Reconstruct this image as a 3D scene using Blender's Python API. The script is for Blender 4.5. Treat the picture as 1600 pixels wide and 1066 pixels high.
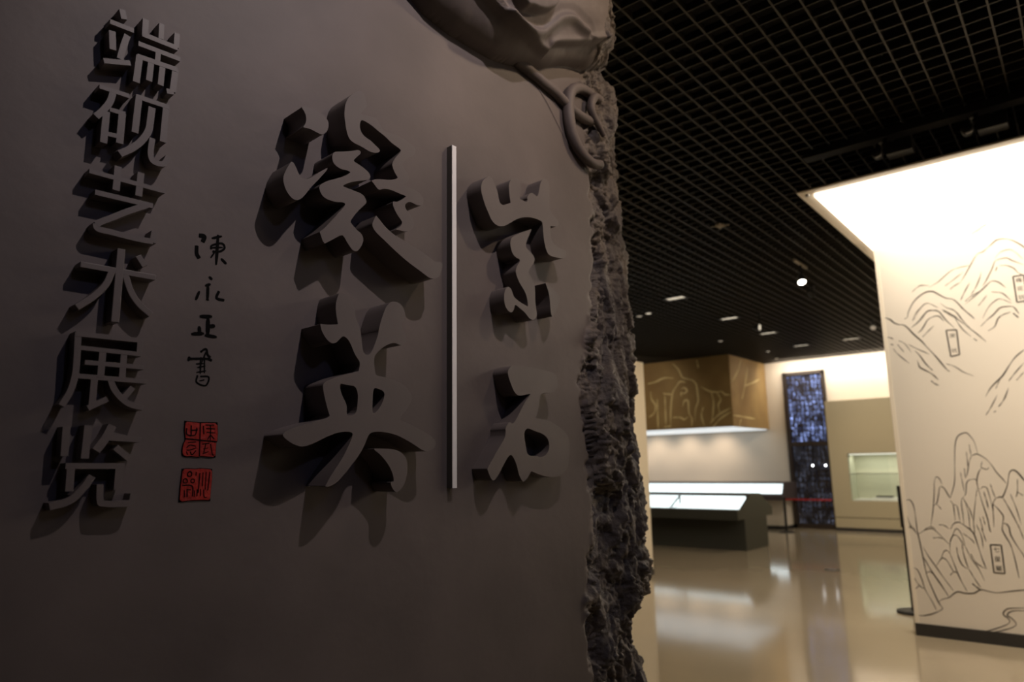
import bpy, bmesh, math, random
import numpy as np
from mathutils import Vector, Matrix
from mathutils.geometry import tessellate_polygon

# ------------------------------------------------------------------ scene, camera, light
for o in list(bpy.data.objects):
    bpy.data.objects.remove(o, do_unlink=True)
scene = bpy.context.scene
COLL = scene.collection
R = math.radians
random.seed(7)

cam_data = bpy.data.cameras.new('camera')
cam = bpy.data.objects.new('camera', cam_data)
COLL.objects.link(cam)
cam_data.sensor_width = 36.0
cam_data.lens = 36.0 * 1090.0 / 1600.0
cam_data.clip_start = 0.05
CAM_H = 1.40
_p, _r, _y = R(10.22), R(-0.94), R(39.5)          # pitch, roll, heading left of the room's +Y axis
_W = Matrix(((math.cos(_y), -math.sin(_y), 0), (math.sin(_y), math.cos(_y), 0), (0, 0, 1)))
_fw = Vector((0, math.cos(_p), math.sin(_p))); _up = Vector((0, -math.sin(_p), math.cos(_p))); _rt = Vector((1, 0, 0))
_rt2 = math.cos(_r) * _rt + math.sin(_r) * _up
_up2 = -math.sin(_r) * _rt + math.cos(_r) * _up
_m = Matrix((_W @ _rt2, _W @ _up2, -(_W @ _fw))).transposed().to_4x4()
_m.translation = (0, 0, CAM_H)
cam.matrix_world = _m
cam_data.dof.use_dof = True
cam_data.dof.focus_distance = 1.55
cam_data.dof.aperture_fstop = 3.2
scene.camera = cam

scene.view_settings.view_transform = 'Standard'
scene.view_settings.look = 'None'
scene.view_settings.gamma = 1.0
scene.view_settings.use_curve_mapping = False
scene.view_settings.exposure = 0.0

world = bpy.data.worlds.new('world')
scene.world = world
world.use_nodes = True
world.node_tree.nodes['Background'].inputs[0].default_value = (0.62, 0.60, 1.0, 1)
world.node_tree.nodes['Background'].inputs[1].default_value = 0.0055

WARM = (1.0, 0.83, 0.64)
SLAB_YAW = R(87.2)                                  # direction of the slab's face from +X
SLAB_D = 1.35
_a = R(2.8)
SD = Vector((math.sin(_a), math.cos(_a), 0)); SN = Vector((math.cos(_a), -math.sin(_a), 0))
def slab_pt(u, v, w=0.0):
    return SD * u - SN * (SLAB_D - w) + Vector((0, 0, v))

def light(name, kind, loc, target, energy, color, **kw):
    L = bpy.data.lights.new(name, kind)
    L.energy = energy; L.color = color
    for k, v in kw.items():
        setattr(L, k, v)
    o = bpy.data.objects.new(name, L)
    COLL.objects.link(o)
    o.location = loc
    o.rotation_euler = (Vector(target) - Vector(loc)).to_track_quat('-Z', 'Y').to_euler()
    return o
# the exhibition's ceiling spots on the stone slab, then an added cool fill
light('slab_light', 'SPOT', slab_pt(1.05, 3.55, 1.40), slab_pt(1.03, 2.48), 90, (1.0, 0.86, 0.83), spot_size=R(74), spot_blend=1.0, shadow_soft_size=0.016)
light('slab_light', 'SPOT', slab_pt(2.30, 3.55, 1.30), slab_pt(1.80, 2.60), 58, (1.0, 0.74, 0.50), spot_size=R(56), spot_blend=1.0, shadow_soft_size=0.04)
light('slab_light', 'SPOT', slab_pt(0.85, 3.55, 3.1), slab_pt(0.8, 1.30), 17, (0.50, 0.56, 1.0), spot_size=R(60), spot_blend=1.0, shadow_soft_size=0.12)  # added bluish fill that lifts the slab's shadows and lower part
# linear wall washers in the ceiling slot along the far wall
light('wall_washer', 'AREA', (-3.45, 15.45, 3.58), (-3.45, 15.95, 3.0), 52, (1.0, 0.86, 0.70), shape='RECTANGLE', size=3.7, size_y=0.12)
light('wall_washer', 'AREA', (-0.3, 15.45, 3.58), (-0.3, 15.95, 3.0), 30, (1.0, 0.86, 0.70), shape='RECTANGLE', size=2.4, size_y=0.12)
for x in (-9.3, -8.45, -7.6, -6.75):
    light('case_spotlight', 'SPOT', (x, 15.30, 2.09), (x, 15.95, 1.45), 21, (1.0, 0.76, 0.54), spot_size=R(100), spot_blend=1.0, shadow_soft_size=0.04)
# added spots brightening the mural, the partition, the bulkhead and the display wall
for loc, tgt, e, size in (((0.6, 3.6, 3.5), (-0.3, 6.71, 0.75), 190, 54), ((2.4, 3.6, 3.5), (1.8, 6.71, 0.7), 130, 50),
                          ((-2.9, 6.6, 3.5), (-4.61, 7.7, 1.3), 85, 70),
                          ((-3.4, 12.6, 3.5), (-3.3, 15.66, 1.1), 190, 62), ((-1.5, 12.6, 3.5), (-1.3, 15.66, 1.1), 100, 60),
                          ((-7.6, 11.2, 3.5), (-7.6, 13.9, 2.8), 60, 60), ((-3.3, 13.9, 3.5), (-5.64, 14.9, 2.5), 62, 60)):
    light('brightening_spot', 'SPOT', loc, tgt, e, (1.0, 0.80, 0.58), spot_size=R(size), spot_blend=1.0, shadow_soft_size=0.06)
# general hall downlights
for x, y, e in ((-3.0, 8.0, 22), (-3.2, 12.0, 30), (-6.5, 9.0, 20)):
    light('hall_downlight', 'AREA', (x, y, 3.50), (x, y, 0), e, (1.0, 0.82, 0.60), shape='DISK', size=0.5)

# ------------------------------------------------------------------ helpers
def link(o, parent=None):
    COLL.objects.link(o)
    if parent is not None:
        o.parent = parent
    return o
def tag(o, label=None, cat=None, group=None, kind=None):
    for k, v in (('label', label), ('category', cat), ('group', group), ('kind', kind)):
        if v:
            o[k] = v
    return o
def empty(name, loc=(0, 0, 0), rz=0.0, parent=None):
    o = bpy.data.objects.new(name, None)
    o.empty_display_size = 0.1
    o.location = loc; o.rotation_euler = (0, 0, rz)
    return link(o, parent)
def mesh_obj(name, verts, faces, mat, parent=None, smooth=False, loc=None):
    me = bpy.data.meshes.new(name)
    me.from_pydata([tuple(v) for v in verts], [], faces)
    me.materials.append(mat)
    if smooth:
        me.polygons.foreach_set('use_smooth', [True] * len(me.polygons))
    me.update()
    o = bpy.data.objects.new(name, me)
    if loc is not None:
        o.location = loc
    return link(o, parent)
class MB:
    """collects boxes, tubes and prisms; build() makes ONE mesh"""
    def __init__(self): self.v = []; self.f = []
    def add(self, vs, fs):
        b = len(self.v); self.v += [tuple(p) for p in vs]; self.f += [tuple(i + b for i in q) for q in fs]; return self
    def box(self, x0, x1, y0, y1, z0, z1):
        return self.add([(x0, y0, z0), (x1, y0, z0), (x1, y1, z0), (x0, y1, z0), (x0, y0, z1), (x1, y0, z1), (x1, y1, z1), (x0, y1, z1)],
                        [(3, 2, 1, 0), (4, 5, 6, 7), (0, 1, 5, 4), (1, 2, 6, 5), (2, 3, 7, 6), (3, 0, 4, 7)])
    def lathe(self, prof, cx=0, cy=0, n=24, axis='Z', cz=0):
        vs = []; fs = []
        for r, h in prof:
            for k in range(n):
                a = 2 * math.pi * k / n
                c, s = r * math.cos(a), r * math.sin(a)
                vs.append((cx + c, cy + s, cz + h) if axis == 'Z' else (cx + c, cy + h, cz + s))
        m = len(prof)
        for i in range(m - 1):
            for k in range(n):
                fs.append((i * n + k, i * n + (k + 1) % n, (i + 1) * n + (k + 1) % n, (i + 1) * n + k))
        fs.append(tuple(range(n))[::-1]); fs.append(tuple((m - 1) * n + k for k in range(n)))
        return self.add(vs, fs)
    def tube(self, pts, rad, n=10, flat=1.0):
        pts = [Vector(p) for p in pts]; N = len(pts)
        rads = rad if isinstance(rad, (list, tuple)) else [rad] * N
        vs = []; fs = []; ref = Vector((0, 0, 1))
        t0 = (pts[1] - pts[0]).normalized()
        if abs(t0.dot(ref)) > 0.9: ref = Vector((1, 0, 0))
        nrm = (ref - t0 * ref.dot(t0)).normalized()
        for i, p in enumerate(pts):
            t = (pts[min(i + 1, N - 1)] - pts[max(i - 1, 0)]).normalized()
            nrm = (nrm - t * nrm.dot(t)).normalized(); bn = t.cross(nrm)
            for k in range(n):
                a = 2 * math.pi * k / n
                vs.append(p + nrm * (rads[i] * math.cos(a)) + bn * (rads[i] * flat * math.sin(a)))
        for i in range(N - 1):
            for k in range(n):
                fs.append((i * n + k, i * n + (k + 1) % n, (i + 1) * n + (k + 1) % n, (i + 1) * n + k))
        fs.append(tuple(range(n))[::-1]); fs.append(tuple((N - 1) * n + k for k in range(n)))
        return self.add(vs, fs)
    def profile_x(self, prof, x0, x1):
        """prism of a (y, z) outline between x0 and x1"""
        n = len(prof)
        vs = [(x0, y, z) for y, z in prof] + [(x1, y, z) for y, z in prof]
        fs = [tuple(range(n)), tuple(range(2 * n - 1, n - 1, -1))] + [(i, i + n, (i + 1) % n + n, (i + 1) % n) for i in range(n)]
        return self.add(vs, fs)
    def build(self, name, mat, parent=None, smooth=False, bevel=0.0, loc=None):
        o = mesh_obj(name, self.v, self.f, mat, parent, smooth, loc)
        bm = bmesh.new(); bm.from_mesh(o.data); bmesh.ops.recalc_face_normals(bm, faces=bm.faces); bm.to_mesh(o.data); bm.free()
        if bevel > 0:
            m = o.modifiers.new('bevel', 'BEVEL'); m.width = bevel; m.segments = 2; m.limit_method = 'ANGLE'; m.angle_limit = R(40)
        return o
def catmull(pts, k=6):
    P = [np.array(p, float) for p in pts]; out = []
    P = [2 * P[0] - P[1]] + P + [2 * P[-1] - P[-2]]
    for i in range(1, len(P) - 2):
        for j in range(k):
            t = j / k
            out.append(0.5 * (2 * P[i] + (P[i + 1] - P[i - 1]) * t + (2 * P[i - 1] - 5 * P[i] + 4 * P[i + 1] - P[i + 2]) * t * t + (3 * P[i] - P[i - 1] - 3 * P[i + 1] + P[i + 2]) * t ** 3))
    out.append(P[-2]); return [tuple(q) for q in out]
def chaikin(pts, it=2):
    P = [np.array(p, float) for p in pts]
    for _ in range(it):
        Q = []
        for i in range(len(P)):
            a, b = P[i], P[(i + 1) % len(P)]
            if np.hypot(*(a - b)) < 1e-9:
                Q.append(a); continue
            Q += [0.75 * a + 0.25 * b, 0.25 * a + 0.75 * b]
        P = [Q[i] for i in range(len(Q)) if np.hypot(*(Q[i] - Q[i - 1])) > 1e-9]
    return [tuple(p) for p in P]

# ------------------------------------------------------------------ materials
def material(name, color, rough=0.5, metal=0.0, spec=0.5, emit=None, emit_strength=0.0, noise=None, bump=None, coat=0.0):
    m = bpy.data.materials.new(name); m.use_nodes = True
    nt = m.node_tree; b = nt.nodes['Principled BSDF']
    b.inputs['Base Color'].default_value = (*color, 1); b.inputs['Roughness'].default_value = rough
    b.inputs['Metallic'].default_value = metal; b.inputs['Specular IOR Level'].default_value = spec
    b.inputs['Coat Weight'].default_value = coat
    if emit:
        b.inputs['Emission Color'].default_value = (*emit, 1); b.inputs['Emission Strength'].default_value = emit_strength
    tc = nt.nodes.new('ShaderNodeTexCoord')
    if noise:                                       # (scale, second colour, low, high)
        sc, c2, lo, hi = noise[:4]
        n = nt.nodes.new('ShaderNodeTexNoise'); n.inputs['Scale'].default_value = sc; n.inputs['Detail'].default_value = 6
        r = nt.nodes.new('ShaderNodeValToRGB')
        r.color_ramp.elements[0].position = lo; r.color_ramp.elements[0].color = (*color, 1)
        r.color_ramp.elements[1].position = hi; r.color_ramp.elements[1].color = (*c2, 1)
        nt.links.new(tc.outputs['Object'], n.inputs['Vector']); nt.links.new(n.outputs['Fac'], r.inputs['Fac']); nt.links.new(r.outputs['Color'], b.inputs['Base Color'])
    if bump:                                        # list of (scale, strength, distance)
        prev = None
        for sc, st, di in bump:
            n = nt.nodes.new('ShaderNodeTexNoise'); n.inputs['Scale'].default_value = sc; n.inputs['Detail'].default_value = 5
            bp = nt.nodes.new('ShaderNodeBump'); bp.inputs['Strength'].default_value = st; bp.inputs['Distance'].default_value = di
            nt.links.new(tc.outputs['Object'], n.inputs['Vector']); nt.links.new(n.outputs['Fac'], bp.inputs['Height'])
            if prev: nt.links.new(prev.outputs['Normal'], bp.inputs['Normal'])
            prev = bp
        nt.links.new(prev.outputs['Normal'], b.inputs['Normal'])
    return m
def emitter(name, color, strength):
    return material(name, (0.8, 0.8, 0.8), 0.6, emit=color, emit_strength=strength)
def glass_mat(name, tint=(0.9, 0.95, 0.95), rough=0.02):
    m = bpy.data.materials.new(name); m.use_nodes = True; nt = m.node_tree
    for n in list(nt.nodes): nt.nodes.remove(n)
    out = nt.nodes.new('ShaderNodeOutputMaterial'); mix = nt.nodes.new('ShaderNodeMixShader')
    lw = nt.nodes.new('ShaderNodeLayerWeight'); lw.inputs[0].default_value = 0.5
    pw = nt.nodes.new('ShaderNodeMath'); pw.operation = 'POWER'; pw.inputs[1].default_value = 5.0
    fr = nt.nodes.new('ShaderNodeMath'); fr.operation = 'MULTIPLY_ADD'; fr.inputs[1].default_value = 0.9; fr.inputs[2].default_value = 0.04
    nt.links.new(lw.outputs['Facing'], pw.inputs[0]); nt.links.new(pw.outputs[0], fr.inputs[0])
    tr = nt.nodes.new('ShaderNodeBsdfTransparent'); tr.inputs[0].default_value = (*tint, 1)
    gl = nt.nodes.new('ShaderNodeBsdfGlossy'); gl.inputs['Roughness'].default_value = rough
    nt.links.new(fr.outputs[0], mix.inputs[0]); nt.links.new(tr.outputs[0], mix.inputs[1]); nt.links.new(gl.outputs[0], mix.inputs[2]); nt.links.new(mix.outputs[0], out.inputs[0])
    return m
M = {}
M['stone'] = material('stone', (0.098, 0.081, 0.079), 0.60, spec=0.38, noise=(3.0, (0.136, 0.112, 0.108), 0.34, 0.68), bump=[(3.0, 0.12, 0.05), (38.0, 0.10, 0.004), (260.0, 0.06, 0.001)])
M['rock'] = material('rock', (0.090, 0.077, 0.079), 0.62, spec=0.45, noise=(9.0, (0.150, 0.122, 0.100), 0.40, 0.72), bump=[(34.0, 0.5, 0.012), (95.0, 0.6, 0.006), (240.0, 0.35, 0.002)])
M['letter'] = material('letter', (0.112, 0.094, 0.092), 0.5, spec=0.45, noise=(6.0, (0.126, 0.106, 0.103), 0.4, 0.7), bump=[(300.0, 0.05, 0.001)])
M['detector'] = material('detector', (0.30, 0.26, 0.20), 0.5)
M['grid_cross'] = material('grid_cross', (0.032, 0.027, 0.020), 0.5, metal=0.2)
M['ink'] = material('ink', (0.003, 0.003, 0.003), 0.9, spec=0.1)
M['red'] = material('red', (0.36, 0.018, 0.012), 0.42, noise=(90.0, (0.24, 0.012, 0.010), 0.4, 0.7), bump=[(120.0, 0.5, 0.004)])
M['bar_white'] = material('bar_white', (0.72, 0.72, 0.74), 0.4)
M['bar_side'] = material('bar_side', (0.10, 0.095, 0.085), 0.45)
M['floor'] = material('floor', (0.335, 0.28, 0.20), 0.09, spec=0.55, noise=(0.7, (0.38, 0.32, 0.23), 0.35, 0.7), bump=[(1.6, 0.03, 0.03), (9.0, 0.025, 0.005)])
M['wall_white'] = material('wall_white', (0.72, 0.66, 0.57), 0.8, bump=[(120, 0.05, 0.002)])
M['partition'] = material('partition', (0.74, 0.65, 0.50), 0.8, bump=[(120, 0.05, 0.002)])
M['mural'] = material('mural', (0.78, 0.72, 0.64), 0.7, bump=[(200, 0.04, 0.001)])
M['mural_ink'] = material('mural_ink', (0.035, 0.030, 0.026), 0.7, noise=(14.0, (0.16, 0.13, 0.10), 0.45, 0.75))
M['wall_beige'] = material('wall_beige', (0.47, 0.42, 0.29), 0.7, bump=[(120, 0.05, 0.002)])
M['baseboard'] = material('baseboard', (0.035, 0.033, 0.032), 0.4)
M['black'] = material('black', (0.012, 0.012, 0.012), 0.5)
M['grid'] = material('grid', (0.045, 0.038, 0.028), 0.5, metal=0.2)
M['void'] = material('void', (0.006, 0.006, 0.006), 0.9)
M['frame'] = material('frame', (0.88, 0.80, 0.68), 0.5)
M['lightbox'] = emitter('lightbox', (1.0, 0.87, 0.70), 4.9)
M['gold'] = material('gold', (0.32, 0.205, 0.078), 0.6, noise=(1.6, (0.45, 0.31, 0.125), 0.35, 0.70), bump=[(60, 0.1, 0.004)])
M['gold_line'] = material('gold_line', (0.85, 0.72, 0.36), 0.5)
M['underlight'] = emitter('underlight', (0.88, 0.96, 1.0), 0.72)
M['case'] = material('case', (0.045, 0.046, 0.038), 0.45)
M['case_wall'] = material('case_wall', (0.075, 0.060, 0.062), 0.45)
M['deck_glow'] = emitter('deck_glow', (0.86, 0.97, 1.0), 1.35)  # emission stands in for LED light falling on the case interiors
M['glass'] = glass_mat('glass', (0.97, 0.985, 0.98))
M['glass_soft'] = glass_mat('glass_soft', (0.97, 0.98, 0.98), 0.22)
M['steel'] = material('steel', (0.55, 0.55, 0.55), 0.3, metal=1.0)
M['belt'] = material('belt', (0.42, 0.020, 0.020), 0.7)
M['window_frame'] = material('window_frame', (0.030, 0.020, 0.014), 0.5)
M['paper'] = material('paper', (0.8, 0.8, 0.78), 0.8)
M['lamp_on'] = emitter('lamp_on', (1.0, 0.93, 0.80), 14.0)
M['lamp_dim'] = emitter('lamp_dim', (1.0, 0.88, 0.68), 0.55)
M['lamp_faint'] = emitter('lamp_faint', (1.0, 0.85, 0.65), 0.16)
M['dot_glow'] = emitter('dot_glow', (0.95, 0.98, 1.0), 9.0)
M['niche_led'] = emitter('niche_led', (1.0, 0.98, 0.84), 1.0)
M['dark_wall'] = material('dark_wall', (0.05, 0.045, 0.04), 0.8)
M['niche'] = material('niche', (0.50, 0.50, 0.40), 0.7)

# ------------------------------------------------------------------ measured outlines (millimetres on their own surface)
NING=[([(731,2179),(755,2184),(778,2183),(796,2176),(803,2165),(801,2147),(792,2135),(784,2131),(769,2133),(754,2135),(738,2131),(745,2141),(747,2155),(743,2168)],[]),([(717,2048),(726,2037),(737,2017),(748,2014),(764,2023),(783,2042),(804,2060),(802,2053),(788,2033),(776,2017),(762,1999),(750,1979),(739,1966),(729,1962),(718,1965),(707,1976),(701,1988),(698,2001),(701,2015),(709,2034)],[]),([(883,2279),(893,2277),(897,2270),(901,2258),(905,2248),(897,2236),(890,2226),(887,2219),(906,2223),(922,2225),(932,2226),(939,2220),(946,2210),(954,2202),(974,2203),(990,2205),(1010,2204),(1027,2201),(1044,2197),(1054,2189),(1052,2177),(1047,2169),(1031,2158),(1019,2147),(1013,2137),(1014,2130),(1019,2124),(1028,2119),(1034,2112),(1035,2104),(1029,2093),(1015,2084),(1029,2081),(1047,2081),(1066,2077),(1077,2070),(1081,2060),(1078,2049),(1073,2045),(1059,2042),(1048,2044),(1039,2045),(1030,2042),(1023,2035),(1022,2028),(1026,2021),(1034,2016),(1043,2010),(1049,2001),(1051,1990),(1047,1978),(1036,1970),(1024,1965),(1010,1964),(999,1964),(993,1962),(999,1967),(1008,1973),(1014,1983),(1012,1990),(1002,1998),(994,2007),(986,2019),(984,2032),(997,2033),(1012,2043),(1025,2055),(1025,2056),(1001,2057),(981,2059),(964,2057),(954,2054),(944,2048),(938,2051),(930,2058),(924,2063),(922,2065),(933,2072),(950,2077),(973,2082),(990,2089),(1000,2095),(992,2103),(983,2116),(981,2126),(986,2138),(996,2152),(1007,2167),(1006,2172),(991,2176),(977,2180),(965,2186),(954,2191),(943,2194),(935,2197),(922,2202),(910,2205),(896,2207),(888,2205),(885,2191),(888,2178),(894,2171),(905,2166),(917,2164),(930,2157),(941,2152),(945,2147),(941,2142),(930,2137),(918,2135),(905,2137),(890,2140),(875,2141),(862,2144),(854,2152),(849,2167),(846,2181),(843,2199),(843,2212),(845,2229),(850,2243),(858,2255),(870,2268)],[]),([(884,2129),(890,2127),(889,2120),(880,2111),(870,2098),(876,2095),(891,2092),(907,2086),(916,2080),(919,2073),(916,2066),(901,2059),(883,2052),(863,2043),(841,2028),(855,2027),(877,2026),(893,2025),(902,2021),(908,2013),(909,2006),(901,1997),(891,1986),(879,1971),(870,1957),(866,1950),(872,1944),(880,1938),(887,1933),(895,1930),(901,1923),(903,1914),(899,1902),(893,1892),(886,1884),(876,1884),(869,1889),(859,1900),(852,1910),(845,1914),(832,1905),(815,1892),(803,1884),(803,1884),(798,1887),(794,1896),(789,1907),(789,1907),(800,1917),(814,1935),(831,1957),(845,1975),(852,1986),(851,1989),(845,1990),(830,1986),(812,1985),(798,1987),(790,1993),(785,2002),(784,2010),(791,2018),(802,2027),(816,2035),(831,2043),(846,2052),(859,2062),(864,2068),(854,2069),(839,2067),(828,2069),(819,2074),(815,2081),(814,2091),(818,2101),(829,2106),(849,2113),(870,2122)],[]),([(937,1983),(937,1983),(945,1977),(959,1965),(976,1955),(996,1947),(1021,1942),(1042,1935),(1067,1929),(1089,1921),(1112,1912),(1123,1909),(1138,1914),(1145,1908),(1144,1898),(1138,1885),(1135,1873),(1119,1866),(1104,1863),(1090,1868),(1068,1877),(1039,1888),(1011,1901),(983,1916),(963,1928),(946,1937),(935,1944),(928,1952),(926,1960),(931,1972)],[])]
YING=[([(845,1782),(862,1781),(876,1768),(884,1749),(887,1728),(897,1717),(902,1698),(906,1669),(911,1653),(923,1650),(932,1660),(940,1678),(950,1704),(951,1717),(960,1746),(969,1768),(981,1783),(1000,1787),(1016,1782),(1026,1766),(1025,1748),(1013,1731),(1026,1714),(1032,1699),(1027,1689),(1015,1683),(995,1689),(973,1680),(952,1665),(938,1648),(940,1634),(942,1608),(960,1606),(996,1601),(1028,1591),(1048,1572),(1049,1557),(1035,1536),(1010,1510),(1036,1504),(1075,1490),(1108,1476),(1124,1463),(1122,1448),(1102,1439),(1085,1440),(1062,1452),(1036,1464),(1005,1476),(968,1482),(939,1481),(927,1474),(919,1453),(906,1432),(884,1407),(863,1385),(848,1372),(832,1365),(822,1366),(822,1366),(834,1387),(862,1423),(877,1450),(887,1471),(885,1479),(866,1480),(844,1476),(818,1466),(793,1454),(769,1446),(752,1449),(735,1457),(722,1467),(722,1472),(736,1481),(757,1488),(792,1498),(830,1508),(824,1521),(816,1544),(810,1566),(809,1580),(830,1590),(862,1602),(898,1612),(898,1612),(902,1632),(894,1641),(885,1652),(876,1670),(868,1681),(856,1687),(848,1679),(838,1668),(825,1666),(811,1677),(801,1692),(798,1705),(798,1705),(815,1705),(842,1710),(842,1710),(837,1728),(834,1751),(839,1774)],[[(852,1583),(863,1580),(898,1579),(897,1525),(887,1515),(869,1513),(871,1535),(858,1555),(851,1571)],[(939,1577),(948,1579),(971,1572),(967,1552),(955,1532),(941,1521),(937,1524),(937,1560)]]),([(938,1445),(963,1444),(999,1444),(1024,1435),(1037,1417),(1039,1393),(1031,1367),(1019,1353),(1007,1347),(998,1353),(991,1365),(991,1372),(1000,1370),(997,1387),(985,1408),(963,1430)],[])]
ZI=[([(1335,2211),(1345,2209),(1352,2198),(1363,2185),(1369,2173),(1373,2156),(1377,2144),(1384,2139),(1393,2139),(1409,2146),(1424,2155),(1424,2155),(1421,2166),(1418,2185),(1417,2205),(1422,2222),(1437,2233),(1454,2239),(1463,2236),(1470,2221),(1472,2206),(1466,2191),(1461,2178),(1476,2178),(1493,2176),(1501,2184),(1496,2193),(1516,2214),(1531,2212),(1545,2207),(1551,2220),(1558,2243),(1564,2263),(1577,2276),(1593,2277),(1603,2268),(1607,2251),(1603,2218),(1601,2189),(1604,2176),(1623,2168),(1638,2160),(1646,2151),(1643,2139),(1632,2134),(1605,2130),(1605,2130),(1603,2113),(1606,2092),(1616,2076),(1640,2069),(1667,2068),(1679,2067),(1681,2057),(1676,2042),(1649,2036),(1617,2033),(1593,2034),(1581,2047),(1573,2071),(1569,2097),(1568,2123),(1566,2133),(1549,2136),(1524,2135),(1499,2131),(1470,2122),(1441,2107),(1417,2090),(1394,2076),(1372,2070),(1354,2074),(1341,2083),(1331,2099),(1318,2118),(1308,2140),(1302,2158),(1304,2177),(1315,2195)],[]),([(1515,2097),(1515,2097),(1507,2082),(1494,2059),(1485,2039),(1493,2031),(1510,2024),(1524,2014),(1527,2003),(1516,1987),(1504,1973),(1494,1961),(1506,1949),(1522,1933),(1525,1911),(1524,1884),(1527,1857),(1532,1836),(1522,1823),(1510,1818),(1494,1823),(1479,1836),(1455,1846),(1437,1854),(1433,1847),(1430,1837),(1421,1827),(1406,1830),(1395,1841),(1390,1856),(1390,1877),(1398,1894),(1407,1901),(1419,1898),(1426,1886),(1431,1874),(1456,1864),(1491,1856),(1491,1856),(1491,1868),(1484,1893),(1469,1909),(1454,1923),(1443,1942),(1440,1957),(1450,1973),(1460,1985),(1459,1992),(1447,1993),(1433,1998),(1424,2010),(1419,2028),(1421,2042),(1430,2054),(1454,2068),(1488,2085)],[]),([(1573,1943),(1573,1943),(1597,1935),(1622,1923),(1641,1912),(1634,1885),(1620,1861),(1606,1845),(1600,1842),(1594,1862),(1593,1890),(1588,1917)],[])]
SHI=[([(1425,1678),(1459,1679),(1508,1679),(1560,1676),(1593,1674),(1612,1667),(1619,1652),(1617,1630),(1604,1616),(1584,1612),(1548,1609),(1536,1602),(1532,1579),(1526,1558),(1520,1543),(1510,1534),(1542,1534),(1580,1528),(1613,1517),(1647,1501),(1665,1483),(1669,1457),(1663,1415),(1652,1390),(1627,1376),(1600,1368),(1561,1370),(1523,1378),(1491,1387),(1491,1387),(1480,1375),(1468,1363),(1457,1358),(1447,1366),(1438,1381),(1432,1402),(1422,1420),(1411,1432),(1402,1431),(1387,1416),(1370,1394),(1353,1373),(1339,1364),(1330,1370),(1322,1383),(1316,1396),(1316,1396),(1329,1411),(1354,1441),(1386,1477),(1389,1493),(1388,1504),(1404,1522),(1418,1513),(1440,1538),(1461,1567),(1480,1588),(1496,1603),(1481,1601),(1456,1595),(1438,1595),(1424,1606),(1412,1626),(1401,1649),(1401,1661),(1410,1672)],[[(1478,1507),(1509,1498),(1540,1493),(1565,1481),(1573,1464),(1570,1444),(1557,1432),(1536,1424),(1512,1428),(1476,1430),(1470,1455),(1464,1479),(1464,1495)]])]
COLUMN=[[([(383,2254),(388,2236)],10.6),([(365,2220),(406,2221)],9.1),([(370,2203),(374,2167)],11.3),([(396,2207),(391,2182),(387,2154)],11.1),([(361,2139),(382,2146),(405,2154)],9.6),([(425,2255),(426,2222)],11.0),([(421,2222),(487,2223)],9.8),([(454,2260),(455,2228)],9.6),([(484,2254),(484,2224)],10.2),([(416,2200),(493,2202)],9.3),([(452,2198),(452,2178)],9.5),([(416,2174),(490,2178)],9.6),([(420,2176),(418,2121)],12.0),([(441,2177),(440,2133)],10.9),([(462,2177),(461,2133)],10.7),([(486,2178),(484,2129)],11.6),([(486,2129),(473,2126)],9.9)],[([(358,2087),(408,2088)],8.4),([(381,2087),(377,2064),(366,2041),(357,2028)],11.5),([(373,2044),(373,1983)],11.7),([(378,2050),(404,2051)],8.2),([(399,2052),(399,1991)],12.2),([(375,2002),(397,2004)],8.1),([(420,2093),(479,2094)],9.1),([(425,2097),(423,2021)],11.8),([(474,2094),(473,2020)],11.7),([(449,2082),(448,2055),(446,2033),(436,2010),(421,1990),(401,1972)],12.7),([(454,2021),(453,1991),(458,1977),(470,1975),(479,1979),(485,1994)],10.6)],[([(355,1924),(483,1923)],8.4),([(400,1947),(400,1901)],12.0),([(439,1947),(438,1901)],11.8),([(367,1888),(447,1889),(464,1889)],9.5),([(454,1888),(422,1867),(395,1847),(381,1837),(374,1830)],11.0),([(373,1832),(377,1823),(397,1822),(442,1820),(469,1821)],10.4),([(471,1841),(469,1819)],11.8)],[([(417,1795),(417,1746),(417,1661)],13.4),([(355,1754),(404,1754),(479,1754)],9.8),([(405,1751),(397,1725),(379,1700),(356,1678)],11.4),([(427,1750),(439,1720),(454,1700),(476,1683)],11.6),([(446,1789),(459,1771)],10.7)],[([(358,1633),(467,1634)],8.5),([(461,1635),(461,1610)],10.1),([(368,1610),(465,1609)],7.5),([(362,1636),(364,1575),(362,1551),(357,1531),(348,1511)],10.2),([(376,1586),(471,1586)],7.9),([(402,1609),(402,1562)],11.0),([(436,1608),(436,1563)],10.6),([(366,1562),(478,1561)],8.1),([(393,1560),(393,1515)],10.8),([(387,1509),(416,1526)],9.4),([(418,1561),(425,1544),(439,1528),(453,1519),(475,1514)],10.3),([(455,1549),(442,1530)],9.9)],[([(358,1477),(359,1429)],11.3),([(390,1480),(389,1425)],11.9),([(427,1481),(418,1459),(405,1438)],14.0),([(425,1460),(475,1458)],10.1),([(435,1444),(458,1425)],10.8),([(362,1413),(452,1412)],9.6),([(370,1416),(371,1372)],11.8),([(444,1416),(444,1372)],13.0),([(403,1396),(391,1376),(373,1357),(345,1349)],12.0),([(416,1382),(418,1356),(425,1350),(464,1349),(470,1364)],10.5)]]
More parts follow.
